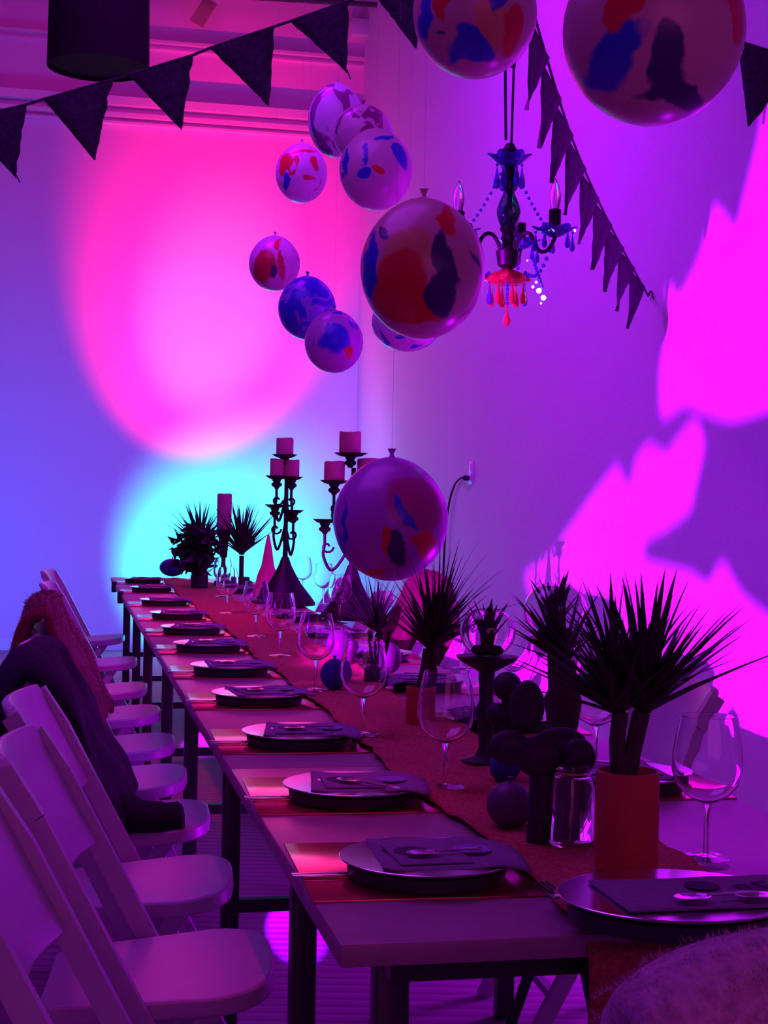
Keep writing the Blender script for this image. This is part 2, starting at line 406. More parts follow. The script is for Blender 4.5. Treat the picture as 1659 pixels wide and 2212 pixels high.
def make_table(s0, s1, label, legs):
    t = thing('folding_table', label, 'table', TB(s0, 0), TA, 'long dining tables end to end')
    L = s1 - s0 - 0.004
    MB().box((TW / 2, L / 2, TH - 0.014), (TW, L, 0.028), bev=0.004).build('tabletop', M['table'], t)
    MB().box((TW / 2, L / 2, TH - 0.045), (TW - 0.14, L - 0.10, 0.034)).build('apron', M['tleg'], t, smooth=False)
    for y in legs:
        y -= s0
        for x in (0.085, TW - 0.085):
            lg = MB(); lg.box((x, y, (TH - 0.05) / 2), (0.042, 0.042, TH - 0.05), bev=0.004); lg.build('leg', M['tleg'], t)
        MB().box((TW / 2, y, 0.30), (TW - 0.2, 0.025, 0.03)).build('crossbar', M['tleg'], t, smooth=False)
        sg = 1 if y < L / 2 else -1
        MB().tube([(TW / 2, y, 0.30), (TW / 2, y + sg * 0.32, TH - 0.06)], 0.010, 6).build('brace', M['tleg'], t)
    return t
cuts = [0, 1.17, 3.62, 6.06, 8.44]
make_table(cuts[0], cuts[1], 'short table at the near end of the row, closest to the camera', [0.12, 0.80])
make_table(cuts[1], cuts[2], 'long table second from the camera in the row', [1.90, 3.05])
make_table(cuts[2], cuts[3], 'long table third from the camera, beside the chair with the red fleece', [4.15, 5.5])
make_table(cuts[3], cuts[4], 'far end table of the row, nearest the cyan lit wall', [6.6, 7.9])

# burlap runner: crumpled, with ragged edges, dropping over the near end
rn = MB(); NS, NT = 230, 22; base = 0
def runner_pt(i, j):
    s = -0.16 + i / NS * 8.3; t = j / NT
    wob = 0.035 * noise.noise(Vector((s * 1.7, 3.3, 0))) ; wob2 = 0.035 * noise.noise(Vector((s * 1.9, 9.3, 0)))
    e0 = 0.30 + wob + 0.012 * noise.noise(Vector((s * 14, 1, 0))); e1 = 0.56 + wob2 + 0.012 * noise.noise(Vector((s * 14, 5, 0)))
    tt = e0 + (e1 - e0) * t
    z = TH + 0.005 + 0.010 * abs(noise.noise(Vector((s * 3.5, tt * 14, 2)))) + 0.006 * abs(noise.noise(Vector((s * 11, tt * 26, 6))))
    if s < -0.004:
        z = TH - 0.001 + (s + 0.004) * 1.6 ; p = TB(-0.006 - 0.008 * abs(noise.noise(Vector((tt * 15, s * 8, 0)))), tt, z); return p
    return TB(s, tt, z)
vs_ = [runner_pt(i, j) for i in range(NS + 1) for j in range(NT + 1)]
fs_ = [(i * (NT + 1) + j, i * (NT + 1) + j + 1, (i + 1) * (NT + 1) + j + 1, (i + 1) * (NT + 1) + j) for i in range(NS) for j in range(NT)]
rn.add(vs_, fs_)
ro = rn.build('table_runner', M['burlap']); md = ro.modifiers.new('thick', 'SOLIDIFY'); md.thickness = 0.002; md.offset = 1
tag(ro, 'brown crumpled burlap runner down the middle of the tables', 'runner')

# ------------------------------------------------------------------ chairs
def chair_parts():
    t = thing('folding_chair', 'x', 'chair', (0, 0, 0))
    # seat: D shape, tilted up to the front
    poly = []
    for a in range(0, 13):
        th = -PI / 2 + PI * a / 12
        poly.append((0.09 + 0.11 * math.cos(th), 0.205 * (abs(math.sin(th)) ** 0.6) * (1 if math.sin(th) > 0 else -1)))
    poly += [(-0.17, 0.17), (-0.19, 0.14), (-0.19, -0.14), (-0.17, -0.17)]
    R = Matrix.Translation((0, 0, 0.43)) @ Matrix.Rotation(-math.radians(5), 4, 'Y')
    st_ = MB(); st_.prism(poly, -0.022, 0.012, R)
    o = st_.build('seat', M['chair'], t); b = o.modifiers.new('b', 'BEVEL'); b.width = 0.006; b.segments = 2; b.limit_method = 'ANGLE'
    def rail(z): return 0.20 - 0.435 * z / 0.82
    for sy in (-1, 1):
        y = sy * 0.215
        r = MB(); pts = [(rail(0.0), y, 0.0), (rail(0.40), y, 0.40), (rail(0.74), y, 0.74), (rail(0.82) - 0.01, y * 0.97, 0.82)]
        for i in range(3): r.bar(pts[i], pts[i + 1], 0.024, 0.036)
        r.build('front_leg', M['chair'], t)
        r = MB(); r.bar((-0.19, sy * 0.175, 0.0), (0.10, sy * 0.175, 0.43), 0.020, 0.032); r.build('rear_leg', M['chair'], t)
    # back panel, curved
    N = 10; pb_ = []; K = 5
    for j in range(K + 1):
        z = 0.61 + 0.225 * j / K
        for i in range(N + 1):
            u = -1 + 2 * i / N; cut = 0.0
            y = u * (0.215 - (0.03 if j in (0, K) else 0.0))
            pb_.append((rail(z) - 0.03 * (1 - u * u) - 0.008, y, z))
    pm = MB(); pm.add(pb_, [(j * (N + 1) + i, j * (N + 1) + i + 1, (j + 1) * (N + 1) + i + 1, (j + 1) * (N + 1) + i) for j in range(K) for i in range(N)])
    o = pm.build('backrest', M['chair'], t); s = o.modifiers.new('s', 'SOLIDIFY'); s.thickness = 0.020; s.offset = 0
    b = o.modifiers.new('b', 'BEVEL'); b.width = 0.005; b.segments = 2; b.limit_method = 'ANGLE'
    MB().bar((rail(0.13), -0.215, 0.13), (rail(0.13), 0.215, 0.13), 0.02, 0.02, (0, 0, 1)).build('stretcher', M['chair'], t)
    MB().bar((-0.13, -0.175, 0.09), (-0.13, 0.175, 0.09), 0.02, 0.02, (0, 0, 1)).build('stretcher', M['chair'], t)
    return t
CH0 = chair_parts()
left_desc = {0: 'white folding chair at the left edge of the frame, nearest to the camera',
 1: 'white folding chair on the left, nearest one whose whole seat is seen',
 2: 'white folding chair on the left just in front of the one with the black coat',
 3: 'white folding chair on the left under the black coat',
 4: 'white folding chair on the left between the black coat and the red fleece',
 5: 'white folding chair on the left under the red fleece jacket',
 6: 'white folding chair on the left just behind the red fleece jacket',
 7: 'white folding chair on the left, third from the far end',
 8: 'white folding chair on the left, second from the far end',
 9: 'white folding chair on the left standing last, before the blue lit wall'}
LZ = [2.12, 2.70, 3.30, 3.94, 4.50, 5.12, 5.85, 6.6, 7.7, 9.0]
chairs_left = []
for k, Z in enumerate(LZ):
    jit = random.uniform(-0.03, 0.03) if k not in (0,) else 0
    loc = TB(s_of(Z), -0.135 - (0.06 if k == 0 else 0) + 0.4 * jit, 0); rz = TA - 0.09 + jit
    if k == 0:
        CH0.location = loc; CH0.rotation_euler = (0, 0, rz); CH0['label'] = left_desc[0]; CH0['group'] = 'white folding chairs along the left side'; c = CH0
    else: c = dup(CH0, loc, rz, left_desc[k], 'white folding chairs along the left side')
    chairs_left.append((loc, rz))
right_desc = ['white folding chair at the right edge of the frame', 'white folding chair on the right behind the big spiky plant',
 'white folding chair on the right beside the glass bowls', 'white folding chair on the right, fourth from the camera', 'white folding chair on the right under the rust coloured fur',
 'white folding chair on the right just behind the rust coloured fur', 'white folding chair at the far end of the right side']
RZ_ = [2.75, 3.55, 4.50, 5.35, 6.2, 7.1, 8.2]
chairs_right = []
for k, Z in enumerate(RZ_):
    loc = TB(s_of(Z), TW + 0.10 + (0.06 if k == 0 else 0), 0); rz = TA + PI - 0.05
    dup(CH0, loc, rz, right_desc[k], 'white folding chairs along the right side'); chairs_right.append((loc, rz))
hl = TB(-0.40, 0.40, 0); dup(CH0, hl, TA + PI / 2, 'white folding chair at the head of the table under the pale fur throw', 'head chair'); 

# ------------------------------------------------------------------ draped clothes
def drape(name, label, cat, loc, rz, width, front, back, m, seed, thick=0.02, top=0.86, xoff=0.0, fuzz=0, lump=0.03, spread=0.0, fw_=0.0012, fl_=0.014):
    t = thing(name, label, cat, loc, rz)
    # path over the back of the chair in local x,z : front side (towards the table) -> over the top -> rear
    sl = -0.435 / 0.82
    tx = 0.20 + sl * 0.82 + xoff
    path = []
    nf, nb = 12, 12
    for i in range(nf + 1):
        q = 1 - i / nf; path.append((tx + 0.035 - sl * q * front * 0.88 , top - q * front * 0.92 - 0.0))
    for i in range(1, 6):
        a = PI * i / 6; path.append((tx + 0.035 * math.cos(a), top + 0.03 * math.sin(a)))
    for i in range(nb + 1):
        q = i / nb; path.append((tx - 0.04 - spread * q - 0.02 * q, top - q * back))
    NU = 18; V = []
    for i, (x, z) in enumerate(path):
        q = i / (len(path) - 1)
        for j in range(NU + 1):
            u = -1 + 2 * j / NU
            ww = width * (1 + 0.12 * noise.noise(Vector((q * 4, seed, 0 if u < 0 else 3))))
            n1 = noise.noise(Vector((u * 2.2 + seed, q * 5, seed))); n2 = noise.noise(Vector((u * 6 + seed, q * 12, 4 + seed)))
            edge = abs(u) ** 4
            V.append((x + lump * n1 + 0.4 * lump * n2 * (1 if q < .5 else -1), u * ww / 2 + 0.01 * n2, max(0.47, z - 0.05 * edge - 0.4 * lump * n2) if x > tx+0.02 else z - 0.05 * edge))
    mb = MB(); mb.add(V, [(i * (NU + 1) + j, i * (NU + 1) + j + 1, (i + 1) * (NU + 1) + j + 1, (i + 1) * (NU + 1) + j) for i in range(len(path) - 1) for j in range(NU)])
    o = mb.build('cloth', m, t)
    s = o.modifiers.new('s', 'SOLIDIFY'); s.thickness = thick; s.offset = 0
    s = o.modifiers.new('u', 'SUBSURF'); s.levels = 1; s.render_levels = 1
    if fuzz:
        fz = MB(); rnd = random.Random(seed)
        for k in range(fuzz):
            i = rnd.randrange(len(path) - 1); j = rnd.randrange(NU); a = Vector(V[i * (NU + 1) + j]); b = Vector(V[i * (NU + 1) + j + 1]); c_ = Vector(V[(i + 1) * (NU + 1) + j])
            p = a + (b - a) * rnd.random() + (c_ - a) * rnd.random(); nn = (b - a).cross(c_ - a)
            if nn.length < 1e-9: continue
            nn.normalize()
            for sg in (1,):
                if nn.x * (1 if i < nf else -1) < 0 and i != nf: nn = -nn
                if nf <= i <= nf + 5 and nn.z < 0: nn = -nn
                dr = (nn + Vector((rnd.uniform(-.7, .7), rnd.uniform(-.7, .7), rnd.uniform(-.9, .3)))).normalized()
                e = Vector((rnd.uniform(-1, 1), rnd.uniform(-1, 1), 0)).normalized() * fw_
                p0 = p + nn * thick * 0.45; fz.add([p0 - e, p0 + e, p0 + dr * rnd.uniform(0.5, 1.0) * fl_], [(0, 1, 2)])
        me = bpy.data.meshes.new('fur_pile'); me.from_pydata(fz.v, [], fz.f); me.materials.append(m)
        f = link('fur_pile', me, t); tag(f, kind='stuff')
    return t
l, r = chairs_left[5]
drape('fleece_jacket', 'dark red fuzzy fleece jacket hung over a chair back on the left', 'jacket', l, r, 0.50, 0.38, 0.62, M['redfur'], 3, 0.03, 0.90, fuzz=9000, spread=0.10)
l, r = chairs_left[3]
ct = drape('black_coat', 'black coat draped over a chair back on the left, spilling onto the seat', 'coat', l, r, 0.52, 0.40, 0.66, M['coat'], 8, 0.04, 0.85, lump=0.045, spread=0.10)
sk = MB()   # the sleeve that lies on the seat
sk.tube(smoothpts([(-0.10, -0.10, 0.56), (-0.02, -0.15, 0.49), (0.06, -0.17, 0.475), (0.13, -0.16, 0.478)], 5), [0.05] * 4 + [0.048] * 4 + [0.042] * 4 + [0.038] * 3 + [0.028], 10)
sk.build('sleeve', M['coat'], ct)
l, r = chairs_right[4]
drape('fur_throw', 'rust coloured fur throw over a chair back on the right behind the plants', 'throw', l, r, 0.5, 0.3, 0.5, M['rustfur'], 12, 0.05, 0.93, fuzz=7000, spread=0.06)
drape('fur_throw', 'pale fur throw over the head chair in the lower right corner', 'throw', hl, TA + PI / 2, 0.60, 0.30, 0.60, M['fur'], 21, 0.05, 0.89, fw_=0.0005, fl_=0.008, fuzz=45000, spread=0.08)

# ------------------------------------------------------------------ place settings
PR = 0.117
def plate_mb():
    return MB().lathe([(0.0, 0.030), (0.080, 0.030), (0.100, 0.034), (PR, 0.0405), (PR + 0.001, 0.0435), (PR - 0.004, 0.0445), (0.098, 0.040), (0.08, 0.036), (0.0, 0.035)], 40)
def make_plate():
    t = thing('dinner_plate', 'x', 'plate'); plate_mb().build('dish', M['plate'], t)
    tag(MB().lathe([(0, 0), (0.100, 0.0), (0.106, 0.004), (0.108, 0.030), (0.10, 0.0335), (0, 0.029)], 40).build('base', M['darkpot'], t), 'added dark block standing in for the shade under the dish')  # shade below each plate, built as a dark cylinder
    MB().lathe([(PR - 0.003, 0.0446), (PR, 0.0450), (PR + 0.0012, 0.0440)], 40).build('rim_line', M['silver'], t)
    return t
def make_napkin():
    t = thing('cloth_napkin', 'x', 'napkin'); n = MB(); A, B = 16, 10; V = []
    for i in range(A + 1):
        for j in range(B + 1):
            x = -0.070 + 0.195 * i / A; y = -0.088 + 0.175 * j / B + 0.010 * (i / A)
            r = math.hypot(x, y); z = 0.0415 + max(0, r - 0.09) * 0.30 + 0.003 * noise.noise(Vector((x * 22, y * 22, 1)))
            if r > 0.118: z = 0.0485 - (r - 0.118) * 0.5
            V.append((x, y, z))
    n.add(V, [(i * (B + 1) + j, i * (B + 1) + j + 1, (i + 1) * (B + 1) + j + 1, (i + 1) * (B + 1) + j) for i in range(A) for j in range(B)])
    o = n.build('cloth', M['napkin'], t); s = o.modifiers.new('s', 'SOLIDIFY'); s.thickness = 0.005; s.offset = 0.6
    f = MB(); f.box((0.0, 0.0, 0.0485), (0.10, 0.12, 0.004), rz=0.08, bev=0.0015); f.build('menu_card', M['napkin'], t)
    MB().lathe([(0, 0.0508), (0.026, 0.0508), (0.026, 0.0514), (0, 0.0514)], 20, (-0.018, 0.01, 0)).build('printed_ring', M['print_dark'], t)
    MB().lathe([(0, 0.0495), (0.026, 0.0495), (0.026, 0.0515), (0, 0.0515)], 20, (0.066, 0.018, 0)).build('printed_disc', M['print_pale'], t)
    return t
def make_spoon():
    t = thing('spoon', 'x', 'spoon')
    s = MB(); s.lathe([(0, -0.004), (0.010, -0.003), (0.0155, 0.0015), (0.0145, 0.0018), (0.009, -0.0015), (0, -0.0025)], 16, (0, 0, 0.0585), 1.5, 1.0); s.build('bowl', M['silver'], t)
    s = MB(); s.tube(smoothpts([(0.02, 0, 0.060), (0.05, 0, 0.060), (0.085, 0, 0.058)], 4), [0.0022] * 3 + [0.003] * 4 + [0.004, 0.0035], 8); s.build('handle', M['silver'], t)
    return t
def make_knife():
    t = thing('knife', 'x', 'knife')
    k = MB(); k.box((-0.06, 0, 0.004), (0.085, 0.010, 0.006), bev=0.002); k.build('handle', M['silver'], t)
    k = MB(); k.prism([(-0.02, -0.007), (0.09, -0.008), (0.10, 0.0), (0.09, 0.005), (-0.02, 0.004)], 0.003, 0.0045); k.build('blade', M['silver'], t)
    return t
def make_mat():
    return MB().box((0, 0, 0.0015), (0.40, 0.33, 0.003), bev=0.0008)
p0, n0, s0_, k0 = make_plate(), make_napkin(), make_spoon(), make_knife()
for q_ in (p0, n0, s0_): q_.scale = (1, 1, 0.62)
mat_me = make_mat().mesh('placemat', M['mat_'])
SETL = [2.03, 2.56, 3.15, 3.79, 4.43, 5.11, 5.78, 6.5, 7.35, 8.4, 9.3]
SETR = [2.62, 3.35, 4.05, 4.8, 5.6, 6.4, 7.3, 8.4]
used = set()
def inst(root, key, loc, rz, label, group):
    if key not in used:
        used.add(key); root.location = loc; root.rotation_euler = (0, 0, rz); root['label'] = label; root['group'] = group; return root
    return dup(root, loc, rz, label, group)
def setting(loc2, rz, where, side, k, spoon_rot, matoff=0.05):
    z = TH
    lm = link('placemat', mat_me, None, (0, 0, 0)); lm.rotation_euler = (0, 0, rz)
    tag(lm, 'glossy rectangular placemat %s' % where, 'placemat', 'placemats ' + side)
    X = Vector((math.cos(rz), math.sin(rz), 0)); Y = Vector((-X.y, X.x, 0))
    base = Vector((loc2.x, loc2.y, z)); lm.location = base + X * 0.032 + Y * matoff
    z1 = Vector((0, 0, 0.0032))
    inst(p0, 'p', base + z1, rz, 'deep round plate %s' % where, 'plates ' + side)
    inst(n0, 'n', base + z1, rz + random.uniform(-0.15, 0.15), 'folded printed napkin %s' % where, 'napkins ' + side)
    inst(s0_, 's', base + z1 + X * -0.01 - Y * 0.02, rz + spoon_rot, 'small steel spoon lying on the napkin %s' % where, 'spoons ' + side)
for k, Z in enumerate(SETL):
    rz = TA - 0.03; where = 'at the %s left hand place from the camera' % ORD[k]
    b = TB(s_of(Z), 0.17); setting(b, rz, where, 'on the left side', k, random.choice([0.3, -0.9, -0.6, 0.2]))
    if k < 7:
        inst(k0, 'k', TB(s_of(Z) + 0.005, 0.09, TH + 0.003), rz, 'steel knife sticking out %s' % where, 'knives on the left side')
for k, Z in enumerate(SETR):
    rz = TA + PI - 0.03; where = 'at the %s right hand place from the camera' % ORD[k]
    setting(TB(s_of(Z), TW - 0.17), rz, where, 'on the right side', k, -0.5, -0.05)
# head place setting with lettering on its napkin, and a fork
hb = PT(1455, 1925, 0.80); hs, ht = st(hb)
hd = TB(hs, ht + 0.0, TH + 0.016)
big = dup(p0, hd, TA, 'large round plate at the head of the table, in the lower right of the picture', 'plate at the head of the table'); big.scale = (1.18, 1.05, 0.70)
hn = thing('cloth_napkin', 'napkin printed with a dark disc and the letters BE on the head plate', 'napkin', hd, TA); hn.scale = (1, 1, 0.62)
n = MB(); V = []; A, B = 20, 8
for i in range(A + 1):
    for j in range(B + 1):
        x = -0.085 + 0.26 * i / A; y = -0.08 + 0.14 * j / B
        V.append((x, y, 0.052 + 0.002 * noise.noise(Vector((x * 20, y * 20, 7)))))
n.add(V, [(i * (B + 1) + j, i * (B + 1) + j + 1, (i + 1) * (B + 1) + j + 1, (i + 1) * (B + 1) + j) for i in range(A) for j in range(B)])
o = n.build('cloth', M['napkin'], hn); s = o.modifiers.new('s', 'SOLIDIFY'); s.thickness = 0.004; s.offset = 1
MB().lathe([(0, 0.0595), (0.021, 0.0595), (0.021, 0.060), (0, 0.060)], 24, (0.04, 0.01, 0)).build('printed_disc', M['print_dark'], hn)
tc_ = bpy.data.curves.new('letters', 'FONT'); tc_.body = 'BE'; tc_.size = 0.055; tc_.extrude = 0.0003
to_ = bpy.data.objects.new('letters', tc_); COL.objects.link(to_)
dg = bpy.context.evaluated_depsgraph_get(); me = bpy.data.meshes.new_from_object(to_.evaluated_get(dg)); bpy.data.objects.remove(to_)
me.materials.clear(); me.materials.append(M['print_dark'])
link('letters', me, hn, (0.085, -0.03, 0.0595), (0, 0, 0.35))
for dx, rr in ((0.0, 0.1), (0.075, -0.1)):
    dup(s0_, hd + TX * (dx) - TY * 0.055 + Vector((0, 0, 0.005)), TA + rr, 'steel spoon on the head plate, %s' % ('left of the pair' if dx == 0 else 'right of the pair'), 'spoons on the head plate')
fk = thing('fork', 'steel fork lying on the burlap left of the head plate', 'fork', PT(1192, 1925, TH + 0.030), -1.28)
f = MB(); f.tube([(0.03, 0, 0), (0.12, 0, 0.0)], [0.003, 0.004], 6); f.build('handle', M['silver'], fk)
f = MB(); f.box((0.018, 0, 0), (0.03, 0.022, 0.003), bev=0.001); f.build('neck', M['silver'], fk)
for i in range(4):
    f = MB(); f.bar((0.005, -0.0095 + i * 0.0063, 0), (-0.04, -0.0095 + i * 0.0063, 0.002), 0.0028, 0.002); f.build('tine', M['silver'], fk)
# two black table clips at the far left corner
for i, (x, y) in enumerate(((247, 1262), (258, 1284))):
    p = PT(x, y, TH); s_, t_ = st(p); c = MB(); c.box((0, 0, -0.02), (0.03, 0.07, 0.065), bev=0.004)
    tag(c.build('table_clip', M['darkpot'], None, TB(s_, -0.006, TH + 0.006), (0, 0, TA)), 'black clip on the table edge, %s of two at the far left corner' % ('farther' if i == 0 else 'nearer'), 'clip', 'clips on the table edge')

# ------------------------------------------------------------------ wine glasses
def make_glass():
    t = thing('wine_glass', 'x', 'wine glass')
    GS = 1.06
    MB().lathe([(0, 0), (0.034, 0.0), (0.035, 0.0015), (0.02, 0.003), (0.006, 0.006), (0.0, 0.006)], 28).build('foot', M['glass'], t)
    MB().lathe([(0.0, 0.0065), (0.0045, 0.0065), (0.0035, 0.03), (0.0037, 0.06), (0.007, 0.078), (0, 0.078)], 14).build('stem', M['glass'], t)
    pr = [(0.0, 0.0785), (0.010, 0.080), (0.026, 0.090), (0.038, 0.106), (0.0425, 0.125), (0.042, 0.150), (0.038, 0.180), (0.0335, 0.203), (0.0325, 0.2035), (0.0370, 0.180), (0.041, 0.150), (0.0415, 0.125), (0.037, 0.107), (0.0255, 0.0915), (0.010, 0.082), (0.0, 0.081)]
    pr = [(a * 1.18, b) for a, b in pr]
    MB().lathe(pr, 32).build('bowl', M['glass'], t)
    return t
g0 = make_glass(); first = True
gl = [(965, 1465, 2.68), (787, 1395, 3.28), (684, 1333, 4.05), (607, 1286, 4.95), (554, 1260, 5.65), (492, 1232, 6.8), (482, 1207, 8.0), (445, 1190, 8.9), (414, 1180, 9.7)]
for k, (x, y, Z) in enumerate(gl):
    p = P(x, y, Z); p.z = TH + (0.010 if k<9 else 0)
    inst(g0, 'g', p, 0, 'clear stemmed wine glass, %s of the left row from the camera' % ORD[k], 'wine glasses in the left row')
gr = [(1530, 1560, 2.19), (1290, 1440, 2.95), (1110, 1350, 3.9), (1000, 1300, 4.7), (735, 1246, 6.4), (700, 1217, 7.6), (655, 1207, 8.4)]
for k, (x, y, Z) in enumerate(gr):
    p = P(x, y, Z); p.z = TH + 0.006
    inst(g0, 'g', p, 0, 'clear stemmed wine glass, %s of the right row from the camera' % ORD[k], 'wine glasses in the right row')

# ------------------------------------------------------------------ spiky plants
def leaf_mesh(name, w=0.07, curve=0.12, m=None):
    V = []; K = 6
    for i in range(K + 1):
        q = i / K; ww = w * (0.5 + 0.5 * math.sin(PI * min(1, q * 1.4 + 0.25))) * (1 - q ** 3) if q < 1 else 0
        x = curve * q * q
        for sx in (-1, 0, 1): V.append((x - (0.25 * ww * abs(sx)), sx * ww / 2, q))
    f = []
    for i in range(K):
        for j in range(2): f.append((i * 3 + j, i * 3 + j + 1, (i + 1) * 3 + j + 1, (i + 1) * 3 + j))
    me = bpy.data.meshes.new(name); me.from_pydata(V, [], f); me.materials.append(m or M['leaf'])
    for p in me.polygons: p.use_smooth = True
    return me
LM = leaf_mesh('leaf', 0.115, 0.08); LT = leaf_mesh('leaf', 0.035, 0.16); LA = leaf_mesh('leaf', 0.30, 0.10)
def rosette(parent, c, n, L, spread, lm, seed, bias=(0, 0), Lv=0.35, low=0.0):
    rnd = random.Random(seed)
    for i in range(n):
        q = (i + 0.5) / n; th = low + (spread - low) * q ** 0.75 + rnd.uniform(-0.08, 0.08); ph = i * 2.39996 + rnd.uniform(-0.3, 0.3)
        R = Matrix.Rotation(ph, 3, 'Z') @ Matrix.Rotation(th, 3, 'Y')
        dr = R @ Vector((0, 0, 1)); dr += Vector((bias[0], 0, bias[1]))
        dr.normalize(); l = L * rnd.uniform(1 - Lv, 1.05)
        zax = dr; xax = R @ Vector((1, 0, 0)); xax = (xax - zax * xax.dot(zax)).normalized(); yax = zax.cross(xax)
        Mx = Matrix((xax, yax, zax)).transposed()
        o = link('leaf', lm, parent, Vector(c) + dr * 0.004, Mx.to_euler(), (l, l, l))
def pot_(parent, r, h, m, z0=0.0, soil=True):
    MB().lathe([(0, 0), (r * 0.92, 0), (r, 0.004), (r, h), (r - 0.004, h + 0.001), (r - 0.006, h - 0.012), (0, h - 0.013)], 30, (0, 0, z0)).build('pot', m, parent)
    if soil: MB().lathe([(0, h - 0.008), (r - 0.007, h - 0.010), (r - 0.007, h - 0.0125), (0, h - 0.0125)], 20, (0, 0, z0)).build('soil', M['soil'], parent)
RT = TH + 0.010
# big plant in the red pot
p = PT(1352, 1895, TH); p.z = RT
pl = thing('yucca_plant', 'large dark spiky plant on two stems in a red cylindrical pot', 'plant', p)
pot_(pl, 0.043, 0.135, M['pot'])
MB().tube(smoothpts([(0.0, 0, 0.11), (-0.015, 0, 0.16), (-0.012, 0, 0.215)], 4), [0.013] * 4 + [0.011] * 5, 8).build('stem', M['stem'], pl)
MB().tube(smoothpts([(-0.005, 0, 0.12), (0.006, 0.004, 0.16), (0.018, 0.005, 0.215)], 4), [0.014] * 4 + [0.012] * 5, 8).build('stem', M['stem'], pl)
rosette(pl, (-0.014, 0, 0.21), 60, 0.19, 1.3, LM, 5, (-0.12, 0.18))
rosette(pl, (0.020, 0.004, 0.21), 60, 0.215, 1.15, LM, 9, (0.10, 0.22))
# dark plant behind to the left of it
p = PT(1215, 1740, TH); p.z = RT
pl = thing('yucca_plant', 'dark spiky plant on a thick bulging stem just left of the big red pot', 'plant', p)
pot_(pl, 0.036, 0.06, M['darkpot'])
MB().lathe([(0.0, 0.05), (0.022, 0.05), (0.02, 0.10), (0.026, 0.14), (0.030, 0.165), (0.022, 0.20), (0.016, 0.235), (0, 0.237)], 14).build('stem', M['stem'], pl)
rosette(pl, (0, 0, 0.225), 40, 0.15, 1.1, LM, 15, (-0.40, 0.15))
# middle plant in the small orange-red pot
p = PT(905, 1575, TH); p.z = RT
pl = thing('yucca_plant', 'tall dark plant with long arching blades above the small red pot', 'plant', p)
pot_(pl, 0.030, 0.085, M['pot'])
MB().tube([(0.0, 0, 0.07), (0.012, 0, 0.13), (0.016, 0, 0.17)], [0.012, 0.011, 0.010], 8).build('stem', M['stem'], pl)
MB().tube([(0.004, 0, 0.07), (0.028, 0, 0.12), (0.034, 0, 0.17)], [0.010, 0.009, 0.008], 8).build('stem', M['stem'], pl)
rosette(pl, (0.022, 0, 0.165), 62, 0.20, 1.15, LM, 25, (0.10, 0.12))
rosette(pl, (0.03, 0, 0.19), 30, 0.25, 1.1, LT, 27, (0.25, 0.2))
# left plant
p = PT(812, 1490, TH); p.z = RT
pl = thing('yucca_plant', 'dark spiky plant on thin stems below and left of the low balloon', 'plant', p)
pot_(pl, 0.034, 0.05, M['darkpot'])
for dx, dy in ((-0.012, 0), (0.008, 0.008), (0.022, -0.004)):
    MB().tube(smoothpts([(dx * 0.3, dy, 0.04), (dx, dy, 0.09), (dx * 1.6, dy, 0.15)], 3), 0.0065, 7).build('stem', M['stem'], pl)
rosette(pl, (0.0, 0, 0.145), 50, 0.15, 1.15, LM, 35, (-0.05, 0.12))
rosette(pl, (-0.01, 0, 0.15), 26, 0.21, 1.0, LT, 37, (-0.35, 0.2))
# far plants
for (x, y, Z, n, L, sd, lab) in ((432, 1185, 9.8, 44, 0.34, 41, 'far spiky plant behind the dark bush, left of the single pillar candle'), (522, 1200, 8.9, 54, 0.33, 43, 'far spiky plant right of the single pillar candle, against the cyan light')):
    p = P(x, y, Z); zz = p.z; p.z = RT
    pl = thing('yucca_plant', 'dark ' + lab, 'plant', p)
    pot_(pl, 0.05, 0.06, M['darkpot'])
    MB().tube([(0, 0, 0.05), (0, 0, zz - RT)], 0.014, 8).build('stem', M['stem'], pl)
    rosette(pl, (0, 0, zz - RT), n, L, 1.15, LM, sd, (0.0, 0.2)); rosette(pl, (0, 0, zz - RT), 16, L * 1.15, 0.9, LT, sd + 1, (0.0, 0.3))
# dark leafy bush with curls at the far end
p = P(432, 1190, 8.8); p.z = RT
bu = thing('leafy_bush', 'dark rounded leafy bush with curling twigs beside the single pillar candle', 'plant', p)
pot_(bu, 0.05, 0.07, M['darkpot']); MB().tube([(0, 0, 0.06), (0, 0, 0.2)], 0.015, 8).build('stem', M['stem'], bu)
LB = leaf_mesh('leaf', 0.62, 0.10); rnd = random.Random(4)
for i in range(260):
    d = Vector((rnd.gauss(0, 1), rnd.gauss(0, 1), rnd.gauss(0, 1))).normalized(); c = Vector((-0.02, 0, 0.22)) + d * rnd.uniform(0.04, 0.14)
    link('leaf', LB, bu, c, (rnd.uniform(0, 6), rnd.uniform(0, 6), rnd.uniform(0, 6)), (0.08,) * 3)
for i in range(7):
    a = 0.6 * i + 1.9; c0 = Vector((math.cos(a) * 0.10, 0, 0.22 + math.sin(a) * 0.10)); pts = [c0 + Vector((0.028 * math.cos(k * 0.7), 0.01 * k / 8, 0.028 * math.sin(k * 0.7))) for k in range(10)]
    MB().tube(pts, 0.004, 5).build('twig', M['stem'], bu)

